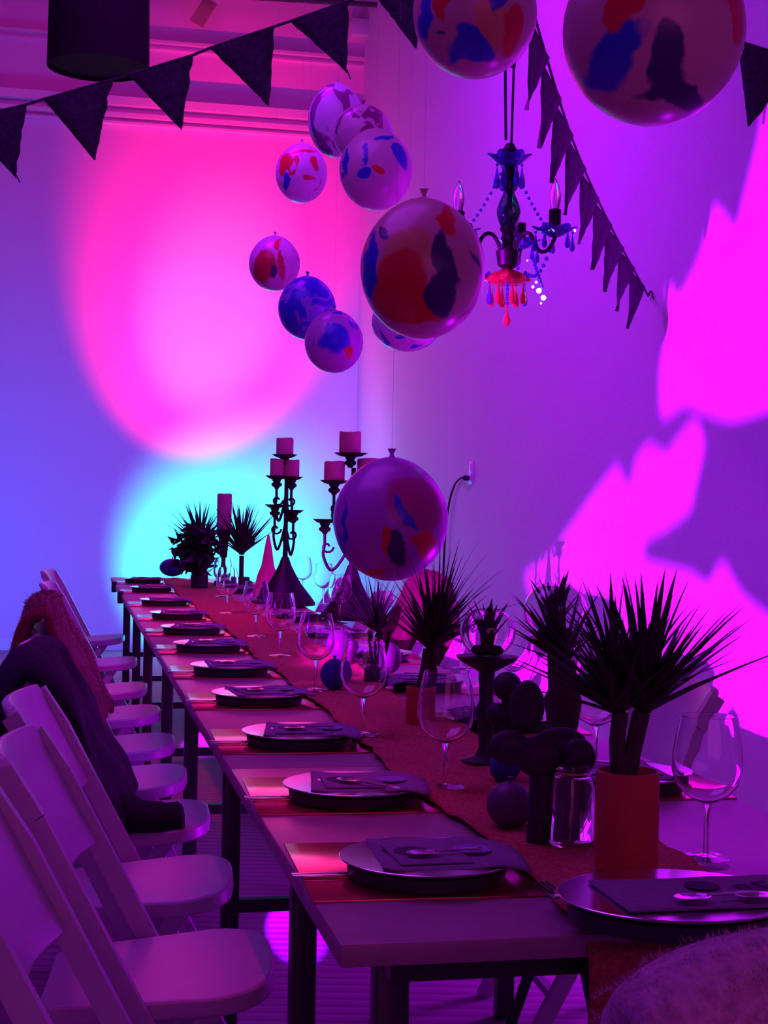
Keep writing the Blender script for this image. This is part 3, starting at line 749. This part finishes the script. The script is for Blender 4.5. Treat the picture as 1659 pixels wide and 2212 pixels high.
# glass bowls with plants on dark pedestals
def bowl_on_stand(px, py_base, Zs, bowl_r, stand_h, label1, label2, label3, seed, L=0.07):
    p = P(px, py_base, Zs); p.z = RT
    sd = thing('pedestal', label1, 'pedestal', p)
    MB().lathe([(0, 0), (0.045, 0), (0.047, 0.006), (0.02, 0.014), (0.013, 0.03), (0.016, 0.07), (0.022, 0.10), (0.013, 0.12), (0.016, stand_h - 0.03), (0.055, stand_h - 0.008), (0.060, stand_h), (0.0, stand_h)], 26).build('column', M['darkpot'], sd)
    q = p + Vector((0, 0, stand_h + 0.0005))
    bw = thing('glass_bowl', label2, 'bowl', q); R = bowl_r
    pr = []
    for i in range(13):
        a = -PI / 2 + 0.35 + (PI - 0.85) * i / 12; pr.append((R * math.cos(a), R * 0.9 * (math.sin(a) + math.sin(PI / 2 - 0.35))))
    inner = [(r_ - 0.0018, z_ + 0.0008) for r_, z_ in reversed(pr)]
    MB().lathe([(0, 0)] + pr + inner + [(0, 0.0015)], 32).build('bowl', M['glass'], bw)
    pp = thing('small_agave', label3, 'plant', q + Vector((0, 0, 0.0025)))
    MB().lathe([(0, 0), (R * 0.45, 0.001), (R * 0.6, 0.008), (R * 0.5, 0.016), (0, 0.02)], 18).build('soil', M['soil'], pp)
    rosette(pp, (0, 0, 0.012), 16, L, 0.8, LA, seed, (0.05, 0.3))
bowl_on_stand(1048, 1640, 2.95, 0.054, 0.205, 'dark pedestal under the left glass bowl, behind the round cactus pads', 'clear glass bowl on a pedestal left of the big spiky plant', 'small pointed plant growing in the left glass bowl', 51, 0.095)
bowl_on_stand(1196, 1560, 3.15, 0.066, 0.225, 'dark pedestal under the right glass bowl, hidden by spiky leaves', 'clear glass bowl standing highest, directly left of the big spiky plant', 'small pointed plant rising out of the right glass bowl', 53, 0.12)

# prickly pear cactus
p = PT(1162, 1835, TH); p.z = RT; k_ = 2.3 / F
ca = thing('prickly_pear', 'dark prickly pear cactus with round pads in front of the glass bowls', 'cactus', p)
MB().tube(smoothpts([(0, 0, 0), (0.003, 0, 0.07), (0.002, 0, 0.15)], 5), [0.018] * 11, 12).build('trunk', M['cactus'], ca)
for (cx_, cz, rx_, rz_, y_) in ((-0.020, 0.200, 0.026, 0.038, 0.0), (-0.045, 0.140, 0.030, 0.026, -0.008), (0.030, 0.140, 0.042, 0.030, 0.004), (-0.004, 0.128, 0.034, 0.030, -0.012), (0.055, 0.128, 0.026, 0.028, -0.01)):
    b = MB(); b.ball((0, 0, 0), 1.0, 20, 12); b.v = [(v[0] * rx_, v[1] * 0.014, v[2] * rz_) for v in b.v]
    b.build('pad', M['cactus'], ca, (cx_, y_, cz))
p = PT(1092, 1690, TH); p.z = RT
ca = thing('prickly_pear', 'small dark cactus with a round head behind the larger prickly pear', 'cactus', p)
MB().tube([(0, 0, 0), (0, 0, 0.14)], 0.010, 10).build('trunk', M['cactus'], ca)
for (x_, z_, r_) in ((0, 0.165, 0.027), (-0.018, 0.115, 0.020), (0.016, 0.10, 0.018)):
    MB().ball((0, 0, 0), r_, 18, 10).build('pad', M['cactus'], ca, (x_, 0, z_))
# small round rubber ornaments / balloons on the table
def gourd(px, py, r, m, label, zc=1.0, seedy=0):
    p = PT(px, py, TH); p.z = RT - 0.002
    t = thing('small_balloon', label, 'balloon', p)
    b = MB(); b.lathe([(r * 0.0, 0)] + [(r * math.sin(PI * i / 14), r * zc * (1 - math.cos(PI * i / 14))) for i in range(1, 14)] + [(0.0, 2 * r * zc)], 28); b.build('body', m, t)
    MB().lathe([(0.004, 0), (0.0025, 0.004), (0.006, 0.009), (0, 0.010)], 8, (0, 0, 2 * r * zc - 0.002)).build('knot', m, t)
gourd(1100, 1800, 0.036, M['plum'], 'plum coloured balloon lying left of the dark cactus trunk', 1.0)
gourd(1090, 1700, 0.028, M['navy'], 'small bluish balloon lying behind the plum coloured one', 1.0)
gourd(722, 1497, 0.038, M['navy'], 'navy blue balloon lying between two wine glasses', 1.1)
gourd(738, 1440, 0.040, M['plum'], 'dusty purple balloon on the table left of the plant stems', 1.3)
gourd(840, 1462, 0.036, M['plum'], 'dusty purple balloon on the table right of the plant stems', 1.3)
gourd(372, 1248, 0.085, M['navy'], 'dark blue balloon lying at the far left end of the table', 0.7)
# mason jar
p = PT(1232, 1838, TH); p.z = RT
ja = thing('mason_jar', 'clear glass jar with a threaded neck left of the red pot', 'jar', p)
MB().lathe([(0, 0), (0.030, 0), (0.034, 0.006), (0.034, 0.085), (0.028, 0.098), (0.028, 0.103), (0.0295, 0.105), (0.028, 0.108), (0.0295, 0.111), (0.028, 0.114), (0.028, 0.119), (0.0255, 0.119), (0.0255, 0.099), (0.0315, 0.085), (0.0315, 0.008), (0, 0.006)], 32).build('body', M['glass'], ja)
# pink cone ornament
p = P(578, 1270, 8.0); p.z = RT
cn = thing('cone_ornament', 'pink pointed cone ornament in front of the left candelabra', 'ornament', p)
b = MB(); b.lathe([(0, 0), (0.085, 0), (0.082, 0.03), (0.066, 0.07), (0.052, 0.11), (0.034, 0.17), (0.022, 0.24), (0.014, 0.29), (0.006, 0.325), (0, 0.33)], 12); 
b.v = [(v[0] * (1 + 0.2 * noise.noise(Vector(v) * 22)), v[1] * (1 + 0.2 * noise.noise(Vector(v) * 19)), v[2]) for v in b.v]; b.build('cone', M['pinkw'], cn)

# ------------------------------------------------------------------ candelabra and candles
def pillar(px, py_bot, Z, r, h, label, parent_z=None, dip=0.012, group='pillar candles'):
    p = P(px, py_bot, Z)
    t = thing('pillar_candle', label, 'candle', p, random.uniform(0, 6), group)
    n = 24; b = MB(); k = len(b.v)
    prof = [(0, 0), (r, 0), (r, h)]
    b.lathe([(0, 0), (r * 0.98, 0), (r, 0.004), (r, h * 0.5), (r * 0.995, h - 0.004), (r * 0.9, h), (r * 0.75, h - dip * 0.6), (0, h - dip)], n)
    b.v = [(v[0], v[1], v[2] + (0.05 * r * math.sin(2 * math.atan2(v[1], v[0])) if v[2] > h * 0.8 else 0)) for v in b.v]
    b.build('wax', M['wax'], t); MB().tube([(0, 0, h - dip), (0.001, 0, h + 0.002)], 0.0012, 5).build('wick', M['cord'], t)
    return p
def dish(c, r, parent):
    MB().lathe([(0, 0.0), (0.02, 0.0), (r * 0.7, 0.006), (r, 0.018), (r + 0.002, 0.019), (r * 0.7, 0.010), (0, 0.006)], 24, c).build('drip_pan', M['iron'], parent)
    MB().lathe([(0.0, -0.045), (0.010, -0.045), (0.012, -0.038), (0.024, -0.03), (0.026, -0.02), (0.016, -0.012), (0.022, -0.004), (0.022, 0.001), (0, 0.001)], 14, c).build('cup', M['iron'], parent)
def candelabrum(px, Z, ybase, label, pans, base_r=0.10):
    b0 = P(px, ybase, Z); b0.z = RT
    t = thing('candelabra', label, 'candelabra', b0, 0, 'wrought iron candelabras')
    top = max(pans, key=lambda a: -a[1])
    topz = P(top[0], top[1], Z).z - RT
    MB().lathe([(0, 0), (base_r, 0), (base_r, 0.012), (base_r * 0.82, 0.05), (base_r * 0.55, 0.10), (base_r * 0.35, 0.15), (0.032, 0.19), (0.018, 0.23), (0, 0.24)], 22).build('base', M['iron'], t)
    MB().lathe([(0.0, 0.20), (0.014, 0.20), (0.011, 0.30), (0.020, 0.33), (0.011, 0.36), (0.010, topz * 0.62), (0.018, topz * 0.64), (0.010, topz * 0.67), (0.010, topz - 0.045), (0, topz - 0.045)], 14).build('post', M['iron'], t)
    for (x, y, r) in pans:
        q = P(x, y, Z); lx = q.x - b0.x; lz = q.z - RT; sg = 1 if lx >= 0 else -1; yy = 0.0
        dish((lx, yy, lz), r, t)
        if abs(lx) > 0.02:
            pts = [(lx, yy, lz - 0.045), (lx + sg * 0.0, yy, lz - 0.09), (lx + sg * 0.004, yy, lz - 0.14), (lx * 0.75, yy, lz - 0.20), (lx * 0.35, yy, lz - 0.15), (0.0, yy, lz - 0.06)]
            MB().tube(smoothpts(pts, 6), 0.0065, 8).build('arm', M['iron'], t)
            pts = [Vector((lx * 0.9, yy, lz - 0.10)) + Vector((sg * -(0.028 - 0.0018 * k) * math.cos(k * 0.55), 0, -(0.028 - 0.0018 * k) * math.sin(k * 0.55))) for k in range(12)]
            MB().tube(pts, 0.005, 6).build('scroll', M['iron'], t)
    return t
candelabrum(614, 7.45, 1312, 'black wrought iron candelabra on the left, between the cone and the low balloon', [(615, 990, 0.062), (598, 1036, 0.055), (630, 1038, 0.055), (594, 1098, 0.05), (634, 1110, 0.05)], 0.15)
pillar(615, 984, 7.45, 0.042, 0.085, 'short pillar candle on top of the left candelabra', group='candles on the left candelabra')
pillar(600, 1031, 7.45, 0.038, 0.09, 'left pillar candle on the second tier of the left candelabra', group='candles on the left candelabra')
pillar(630, 1033, 7.45, 0.037, 0.09, 'right pillar candle on the second tier of the left candelabra', group='candles on the left candelabra')
candelabrum(758, 6.6, 1338, 'black wrought iron candelabra half hidden behind the low balloon', [(757, 988, 0.072), (722, 1047, 0.062), (800, 1047, 0.062), (702, 1131, 0.052), (812, 1131, 0.052)], 0.13)
pillar(756, 981, 6.6, 0.047, 0.096, 'broad pillar candle on top of the right candelabra', group='candles on the right candelabra')
pillar(722, 1041, 6.6, 0.045, 0.088, 'pillar candle on the left arm of the right candelabra', group='candles on the right candelabra')
pillar(797, 1041, 6.6, 0.052, 0.10, 'pillar candle mostly hidden behind the low balloon', group='candles on the right candelabra')
# single tall candle on its holder
h0 = P(484, 1143, 9.1); hz = h0.z
ho = thing('candle_holder', 'dark turned candle holder under the tall single candle at the far end', 'candle holder', Vector((h0.x, h0.y, RT)))
MB().lathe([(0, 0), (0.06, 0), (0.055, 0.02), (0.02, 0.05), (0.028, 0.09), (0.018, 0.13), (0.03, hz - RT - 0.06), (0.048, hz - RT - 0.01), (0.048, hz - RT - 0.001), (0, hz - RT - 0.001)], 20).build('turned_post', M['iron'], ho)
pillar(484, 1143, 9.1, 0.044, 0.21, 'tall single pillar candle at the far end of the table', group='candle at the far end')

# ------------------------------------------------------------------ hanging balloons
CE = 6.2
WHT = (0.72, 0.66, 0.66); RED = (0.65, 0.02, 0.03); BLU = (0.03, 0.05, 0.55); DK = (0.05, 0.03, 0.14); YEL = (0.62, 0.42, 0.15); GRN = (0.05, 0.18, 0.22); CRM = (0.60, 0.45, 0.36)
def balloon(px, py, wpx, hpx, dia, label, bm_, seed, group, tilt=0.0):
    Z = dia * F / wpx; c = P(px, py, Z); R = dia / 2; hh = hpx / wpx * R
    t = thing('hanging_balloon', label, 'balloon', c, 0, group)
    prof = []; N = 22
    for i in range(N + 1):
        a = PI * i / N; z = -math.cos(a); r = math.sin(a)
        r *= 1 - 0.10 * max(0, z) ** 2 * 1.0; z = z * 1.0
        prof.append((max(r, 0.0) * R, z * hh))
    prof[-1] = (0.0, hh)
    b = MB(); b.lathe(prof, 36); b.build('body', bm_, t)
    MB().lathe([(0.010 * R / 0.14, 0), (0.006 * R / 0.14, 0.008), (0.004 * R / 0.14, 0.011), (0.011 * R / 0.14, 0.02 * R / 0.14 + 0.004), (0.0, 0.021 * R / 0.14 + 0.004)], 10, (0, 0, hh - 0.004)).build('knot', bm_, t)
    MB().tube([(0, 0, hh + 0.01), (0, 0, CE - c.z)], 0.0003, 4).build('thread', M['thread'], t)
M['thread'] = mat('clear_thread', (0.8, 0.8, 0.8), 0.1, var=0, trans=0.9)
B = 'marbled balloons hanging from the ceiling'
balloon(1412, 65, 392, 405, 0.29, 'largest marbled balloon, cut off by the top edge at right', balloon_mat('marble_a', CRM, [(DK,.72,2.4,1)], 2.0, 0.29, [(YEL,-.2,.3,.5,.4,0),(BLU,-.55,-.45,.24,.22,0),(RED,-.47,-.05,.13,.28,0),(DK,-.06,-.62,.2,.3,0),(RED,.8,.12,.15,.5,0),(DK,.25,-.86,.55,.10,.1)]), 1, B)
balloon(1026, 28, 268, 278, 0.26, 'marbled balloon with swirls at the top edge, above the chandelier', balloon_mat('marble_b', CRM, [(DK,.70,2.4,1)], 5.0, 0.28, [(YEL,.2,-.5,.3,.3,0),(RED,-.5,.05,.12,.45,0),(BLU,-.76,0,.12,.5,0),(RED,.47,-.48,.17,.34,.3),(BLU,-.1,-.72,.32,.13,.3),(BLU,.33,-.08,.09,.3,.5)]), 2, B)
balloon(913, 580, 271, 304, 0.28, 'big marbled balloon with red and dark streaks in the middle', balloon_mat('marble_c', CRM, [(DK,.74,2.4,1)], 8.3, 0.28, [(YEL,-.25,.05,.4,.42,0),(RED,-.42,-.42,.40,.50,.2),(RED,-.1,-.75,.30,.2,0),(DK,.31,-.10,.15,.55,.0),(DK,.18,-.60,.2,.3,.1),(RED,.40,.62,.14,.38,-.35),(BLU,-.86,.0,.13,.42,0),(DK,-.62,.42,.14,.06,.4)]), 3, B)
balloon(844, 1121, 249, 268, 0.27, 'low violet balloon floating just above the table plants', balloon_mat('marble_d', (0.42, 0.12, 0.50), [(BLU,.74,2.4,.6)], 3.1, 0.27, [((.40,.03,.22),.5,.3,.6,.55,0),(BLU,.22,.08,.08,.36,-.55),(RED,-.12,-.48,.14,.22,0),(RED,.52,-.46,.26,.22,0),(DK,.05,-.55,.15,.28,0),(BLU,-.82,-.15,.06,.42,0),(RED,-.38,-.85,.2,.08,0)]), 4, B)
balloon(879, 695, 152, 130, 0.26, 'marbled balloon peeking out below the big middle one', balloon_mat('marble_e', WHT, [(RED, .62, 3.4, .6), (BLU, .60, 3.5, .6)], 11, 0.26), 5, B)
balloon(812, 366, 159, 176, 0.26, 'marbled balloon with blue patches in the upper cluster, lowest of it', balloon_mat('marble_f', (0.62, 0.45, 0.50), [(RED,.68,3.4,.8)], 1.4, 0.26, [(BLU,-.35,.1,.08,.36,0),(BLU,.70,.25,.2,.42,-.2),(RED,.02,-.33,.22,.12,0),(BLU,-.35,-.47,.13,.15,0),(BLU,.2,.72,.32,.09,-.5),(BLU,-.85,.1,.1,.3,0)]), 6, B)
balloon(784, 290, 130, 128, 0.25, 'marbled balloon with purple streaks in the middle of the upper cluster', balloon_mat('marble_g', (0.62, 0.48, 0.52), [((0.25, 0.03, 0.16), .56, 3.5, .5), (DK, .66, 4, .6)], 6.1, 0.25), 7, B)
balloon(726, 260, 122, 160, 0.25, 'pale balloon with blue green streaks at the back of the upper cluster', balloon_mat('marble_h', (0.68, 0.70, 0.75), [(GRN, .57, 2.2, .25), ((0.3, 0.05, 0.25), .63, 3, .3)], 7.7, 0.25), 8, B)
balloon(651, 374, 112, 129, 0.25, 'small pale balloon with red blots left of the upper cluster', balloon_mat('marble_i', (0.72, 0.60, 0.68), [(RED,.66,4,.7)], 4.2, 0.25, [(RED,-.62,.18,.26,.42,.2),(BLU,-.52,-.42,.13,.22,0),(RED,.25,-.45,.2,.12,0),(RED,.1,.68,.55,.10,-.3),(RED,.6,.2,.14,.3,0)]), 9, B)
balloon(593, 569, 111, 120, 0.25, 'small red streaked balloon, leftmost of the hanging ones', balloon_mat('marble_j', (0.62, 0.46, 0.55), [(RED,.62,3,.3)], 9.9, 0.25, [((.5,.01,.05),-.35,-.25,.5,.6,.3),((.5,.01,.05),.3,-.3,.1,.6,.1),(DK,0,-.55,.15,.2,.3)]), 10, B)
balloon(663, 665, 125, 138, 0.25, 'small blue mottled balloon below the red streaked one', balloon_mat('marble_k', (0.22, 0.18, 0.60), [(BLU, .47, 3.6, .8)], 2.9, 0.25), 11, B)
balloon(721, 738, 127, 136, 0.24, 'small blue balloon with a red blot, lowest of the left group', balloon_mat('marble_l', (0.42, 0.24, 0.50), [(BLU,.62,2.5,.7)], 3.7, 0.24, [(BLU,.05,-.05,.5,.6,.5),(RED,.42,-.48,.14,.2,.5)]), 12, B)

# ------------------------------------------------------------------ drum pendant
Zd = 7.6; c = P(214, 60, Zd); r = 0.25
dr = thing('drum_pendant', 'large black drum pendant lamp at the top left', 'pendant lamp', c)
MB().lathe([(r * 0.97, 0.30), (r, -0.20), (r - 0.006, -0.20), (r * 0.97 - 0.006, 0.30)], 48).build('shade', M['shade'], dr)
MB().lathe([(0, -0.185), (r - 0.007, -0.185), (r - 0.007, -0.18), (0, -0.18)], 40).build('diffuser', M['shade'], dr)
MB().tube([(0, 0, -0.18), (0, 0, CE - c.z)], 0.012, 8).build('rod', M['steel'], dr)

# ------------------------------------------------------------------ bunting
def flag(parent, a, b, drop, seed, lean=0.5, tail=0.0, z0=None):
    rnd = random.Random(seed); A = Vector(a); Bv = Vector(b); tip = A.lerp(Bv, lean) + Vector((0, 0, -drop)) if not isinstance(drop, Vector) else drop
    N = 14; V = []; nrm = (Bv - A).cross(tip - A).normalized()
    for i in range(N + 1):
        q = i / N; l = A.lerp(tip, q); r_ = Bv.lerp(tip, q)
        jl = 0.0035 * noise.noise(Vector((q * 17, seed, 0))); jr = 0.010 * noise.noise(Vector((q * 7, seed, 5)))
        e = (Bv - A).normalized()
        for j in range(5):
            t = j / 4; p = l.lerp(r_, t) + e * (jl * (1 - t) + jr * t) * (1 - q * 0.5) + nrm * (0.008 * math.sin(t * 5 + seed) * q + 0.004 * noise.noise(Vector((q * 5, t * 4, seed))))
            V.append(p)
    m = MB(); m.add(V, [(i * 5 + j, i * 5 + j + 1, (i + 1) * 5 + j + 1, (i + 1) * 5 + j) for i in range(N) for j in range(4)])
    if tail: m.tube(smoothpts([tip + Vector((0, 0, 0.01)), tip + Vector((0.008, 0, -tail * 0.5)), tip + Vector((0.012, 0, -tail))], 3), 0.002, 4)
    o = m.build('flag', M['flag'], parent); s = o.modifiers.new('s', 'SOLIDIFY'); s.thickness = 0.002
Zb = 4.7
bt = thing('bunting', 'dark fabric bunting string across the upper left of the picture', 'bunting', (0, 0, 0))
sp = [(-120, 264), (-60, 252), (50, 228), (95, 214), (243, 172), (277, 162), (417, 119), (453, 104), (594, 57), (627, 46), (752, 2), (806, -16), (960, -66)]
MB().tube([P(x, y, Zb) for x, y in sp], 0.0045, 6).build('string', M['flag'], bt)
for i, (x1, y1, x2, y2, tx_, ty_, tl) in enumerate(((-85, 257, 57, 228, 35, 385, 0.012), (93, 214, 243, 172, 204, 345, 0.0), (277, 162, 418, 119, 393, 282, 0.0), (453, 104, 594, 57, 580, 228, 0.0), (627, 46, 754, 2, 749, 157, 0.02), (806, -16, 950, -62, 898, 104, 0.0))):
    flag(bt, P(x1, y1, Zb), P(x2, y2, Zb), P(tx_, ty_, Zb), i * 3.1, tail=tl)
# garland running to the right wall
g2 = thing('bunting', 'dark bunting garland seen edge on, running down to the right wall', 'bunting', (0, 0, 0))
e = on_right(1405, 640) + BD * 0.01
ctl = [P(1125, -80, 4.5), P(1172, 95, 4.9), P(1240, 310, 5.5), P(1315, 480, 6.1), e]
sp2 = smoothpts(ctl, 12); MB().tube(sp2, 0.0045, 6).build('string', M['flag'], g2)
MB().tube(smoothpts([e, e + Vector((0.0, 0, 0.02)) - WD * 0.03, e - WD * 0.06 + Vector((0, 0, -0.02))], 4), 0.004, 5).build('tail', M['flag'], g2)
cum = [0]
for i in range(len(sp2) - 1): cum.append(cum[-1] + (sp2[i + 1] - sp2[i]).length)
def at_len(s):
    for i in range(len(cum) - 1):
        if cum[i + 1] >= s: return sp2[i].lerp(sp2[i + 1], (s - cum[i]) / (cum[i + 1] - cum[i]))
    return sp2[-1]
s = 0.03; i = 0
def shift_tip(a, b):
    t = a.lerp(b, 0.6) + Vector((-0.045, 0, -0.215)); return t
while s + 0.2 < cum[-1]:
    fa = at_len(s) + Vector((-0.02, 0, 0)); fb = at_len(s + 0.235) + Vector((0.008, 0, 0)); flag(g2, fa, fb, shift_tip(fa, fb), 40 + i * 1.7); s += 0.25; i += 1
g3 = thing('bunting', 'dark bunting string at the right edge behind the largest balloon', 'bunting', (0, 0, 0))
Z3 = 4.4; q3 = [(1135, -62), (1300, -5), (1440, 42), (1600, 90), (1700, 122), (1840, 160)]
MB().tube([P(x, y, Z3) for x, y in q3], 0.004, 6).build('string', M['flag'], g3)
flag(g3, P(1592, 89, Z3), P(1735, 132, Z3), P(1618, 272, Z3), 77); flag(g3, P(1425, 37, Z3), P(1560, 78, Z3), P(1490, 225, Z3), 79)
flag(g3, P(1765, 140, Z3), P(1900, 176, Z3), P(1800, 315, Z3), 81)

# ------------------------------------------------------------------ chandelier
Zc = 4.2; kk = Zc / F; c = P(1097, 560, Zc)
ch = thing('chandelier', 'small chandelier with green glass body, blue and red crystal drops', 'chandelier', c)
def X(px): return (px - 1097) * kk
def Zz(py): return (560 - py) * kk
def prof(pts): return [(r * kk, Zz(y)) for y, r in pts]
MB().lathe(prof([(335, 0), (333, 16), (325, 18), (318, 12), (311, 9), (308, 0)]), 16).build('canopy', M['iron'], ch)
MB().lathe(prof([(362, 0), (362, 14), (350, 30), (338, 42), (334, 41), (345, 26), (352, 12), (352, 0)]), 30, petal=0.16, pn=6).build('top_bobeche', M['blueg'], ch)
MB().lathe(prof([(384, 0), (384, 17), (378, 16), (370, 12), (335, 13), (335, 0)]), 16).build('neck', M['iron'], ch)
MB().lathe(prof([(492, 0), (490, 15), (484, 20), (474, 24), (460, 27), (448, 25), (435, 20), (420, 13), (405, 12), (392, 15), (384, 17), (383, 0)]), 24).build('glass_body', M['green'], ch)
MB().lathe(prof([(583, 0), (582, 10), (574, 22), (560, 24), (543, 26), (541, 14), (525, 12), (515, 16), (505, 13), (497, 19), (490, 17), (489, 0)]), 20).build('hub', M['iron'], ch)
MB().lathe(prof([(612, 38), (608, 46), (598, 42), (588, 24), (582, 10), (584, 8), (592, 22), (602, 38)]), 30, petal=0.10, pn=8).build('lower_bobeche', M['redg'], ch)
MB().tube([(0, 0, Zz(384)), (0, 0, Zz(540))], 0.006, 8).build('rod', M['iron'], ch)
MB().tube([(X(1100), 0, Zz(310)), (X(1102), 0, Zz(150)), (X(1102), 0, CE - c.z)], 0.0035, 6).build('cord', M['cord'], ch)
MB().tube([(X(1088), 0.0, Zz(303)), (X(1085), 0.0, Zz(200)), (X(1083), 0, Zz(120)), (X(1083), 0, CE - c.z)], 0.004, 6).build('cord', M['cord'], ch)
def beads(a, b, n, r, m, sag=0.0, name='bead'):
    a = Vector(a); b = Vector(b)
    me = MB().ball((0, 0, 0), r, 8, 5).mesh('bead', m)
    for i in range(n):
        q = (i + 0.5) / n; p = a.lerp(b, q); p.z -= sag * math.sin(PI * q)
        link(name, me, ch, p)
def drop(p, L, r, m, name='crystal_drop'):
    b = MB(); b.lathe([(0, 0), (r * 0.25, -0.1 * L), (r * 0.45, -0.35 * L), (r, -0.72 * L), (r * 0.8, -0.9 * L), (r * 0.3, -0.98 * L), (0, -L)], 10)
    o = b.build(name, m, ch, p); MB().ball((0, 0, 0.004), 0.0045, 8, 5).build('top_bead', m, o)
for ang, bulb in ((3.32, True), (-0.56, True), (1.25, False)):
    ca_, sa_ = math.cos(ang), math.sin(ang); Ra = 0.140
    def A(r_, z): return (r_ * ca_, r_ * sa_, z)
    pts = [A(0.018, Zz(560)), A(0.026, Zz(530)), A(0.045, Zz(508)), A(0.070, Zz(512)), A(0.092, Zz(545)), A(0.118, Zz(548)), A(Ra, Zz(525)), A(Ra, Zz(515))]
    MB().tube(smoothpts(pts, 6), 0.0055, 8).build('arm', M['iron'], ch)
    q = A(Ra, 0)
    MB().lathe([(0, Zz(520)), (0.012, Zz(520)), (0.03, Zz(514)), (0.055, Zz(502)), (0.053, Zz(500)), (0.03, Zz(510)), (0, Zz(514))], 28, (q[0], q[1], 0), petal=0.14, pn=6).build('bobeche', M['blueg'], ch)
    MB().lathe([(0, Zz(514)), (0.0165, Zz(514)), (0.0165, Zz(463)), (0.014, Zz(462)), (0, Zz(462))], 16, (q[0], q[1], 0)).build('candle_sleeve', M['iron'], ch)
    if bulb: MB().lathe([(0.010, Zz(463)), (0.015, Zz(445)), (0.0155, Zz(430)), (0.010, Zz(412)), (0.004, Zz(402)), (0, Zz(396))], 14, (q[0], q[1], 0)).build('bulb', M['glass'], ch)
    for k in range(5):
        a2 = 2 * PI * k / 5 + 0.3; e = (q[0] + 0.052 * math.cos(a2), q[1] + 0.052 * math.sin(a2), Zz(512))
        drop(e, 0.048, 0.008, M['blueg'])
    beads(A(0.02, Zz(370)), A(Ra - 0.02, Zz(505)), 11, 0.005, M['blueg'], 0.01)
    beads(A(0.05, Zz(590)), A(Ra, Zz(520)), 10, 0.006, M['blueg'], 0.05)
for k in range(6):
    a2 = 2 * PI * k / 6; drop((0.034 * math.cos(a2), 0.034 * math.sin(a2), Zz(360)), 0.062, 0.010, M['blueg'])
for k in range(8):
    a2 = 2 * PI * k / 8 + 0.2; drop((0.05 * math.cos(a2), 0.05 * math.sin(a2), Zz(614)), 0.06, 0.0095, M['redg'] if k % 4 else M['blueg'])
beads((0, 0, Zz(600)), (0, 0, Zz(660)), 6, 0.006, M['blueg']); drop((0, 0, Zz(664)), 0.052, 0.011, M['redg'])
beads((X(1150), -0.02, Zz(560)), (X(1172), -0.02, Zz(625)), 8, 0.006, M['blueg'])
for x, y, m, r in ((1163, 630, 'glintw', 0.007), (1173, 645, 'glintw', 0.007), (1150, 622, 'glintb', 0.004), (1157, 612, 'glintr', 0.004), (1168, 657, 'glintw', 0.0025), (1173, 576, 'glintb', 0.0028), (1137, 566, 'glintb', 0.0022), (1238, 500, 'glintw', 0.0022)):
    MB().ball((0, 0, 0), r, 10, 6).build('glint_bead', M[m], ch, (X(x), -0.03, Zz(y)))  # crystal glints put in as tiny emissive balls

# ------------------------------------------------------------------ added unseen blockers that shape the magenta light, outside the left edge
def wall_shape(px_poly, q, name, label, cat, thick=0.004):  # blocker outline is the wanted wall shadow projected back toward the lamp
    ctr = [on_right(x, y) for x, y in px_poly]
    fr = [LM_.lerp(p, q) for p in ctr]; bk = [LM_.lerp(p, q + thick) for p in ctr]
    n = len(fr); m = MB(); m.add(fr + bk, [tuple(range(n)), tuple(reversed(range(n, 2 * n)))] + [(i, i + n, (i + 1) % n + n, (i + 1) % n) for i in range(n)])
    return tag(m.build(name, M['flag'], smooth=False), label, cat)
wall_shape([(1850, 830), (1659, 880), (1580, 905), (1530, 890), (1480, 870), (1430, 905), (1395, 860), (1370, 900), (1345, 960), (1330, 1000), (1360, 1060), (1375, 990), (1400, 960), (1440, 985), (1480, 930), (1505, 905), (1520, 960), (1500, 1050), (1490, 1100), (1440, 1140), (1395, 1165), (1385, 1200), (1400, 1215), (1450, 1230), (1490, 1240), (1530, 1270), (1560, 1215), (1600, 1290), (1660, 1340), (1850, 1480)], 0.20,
  'shadow_blocker', 'added blocker outside the left edge, cut to shape the magenta light', 'fabric')
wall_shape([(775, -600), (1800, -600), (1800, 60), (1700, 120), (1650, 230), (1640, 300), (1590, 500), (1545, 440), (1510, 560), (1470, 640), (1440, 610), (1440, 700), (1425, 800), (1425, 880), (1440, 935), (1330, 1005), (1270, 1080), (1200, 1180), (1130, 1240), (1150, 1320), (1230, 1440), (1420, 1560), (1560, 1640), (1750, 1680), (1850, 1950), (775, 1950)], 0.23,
  'shadow_blocker', 'added blocker outside the left edge, cut to frame the magenta light', 'fabric')
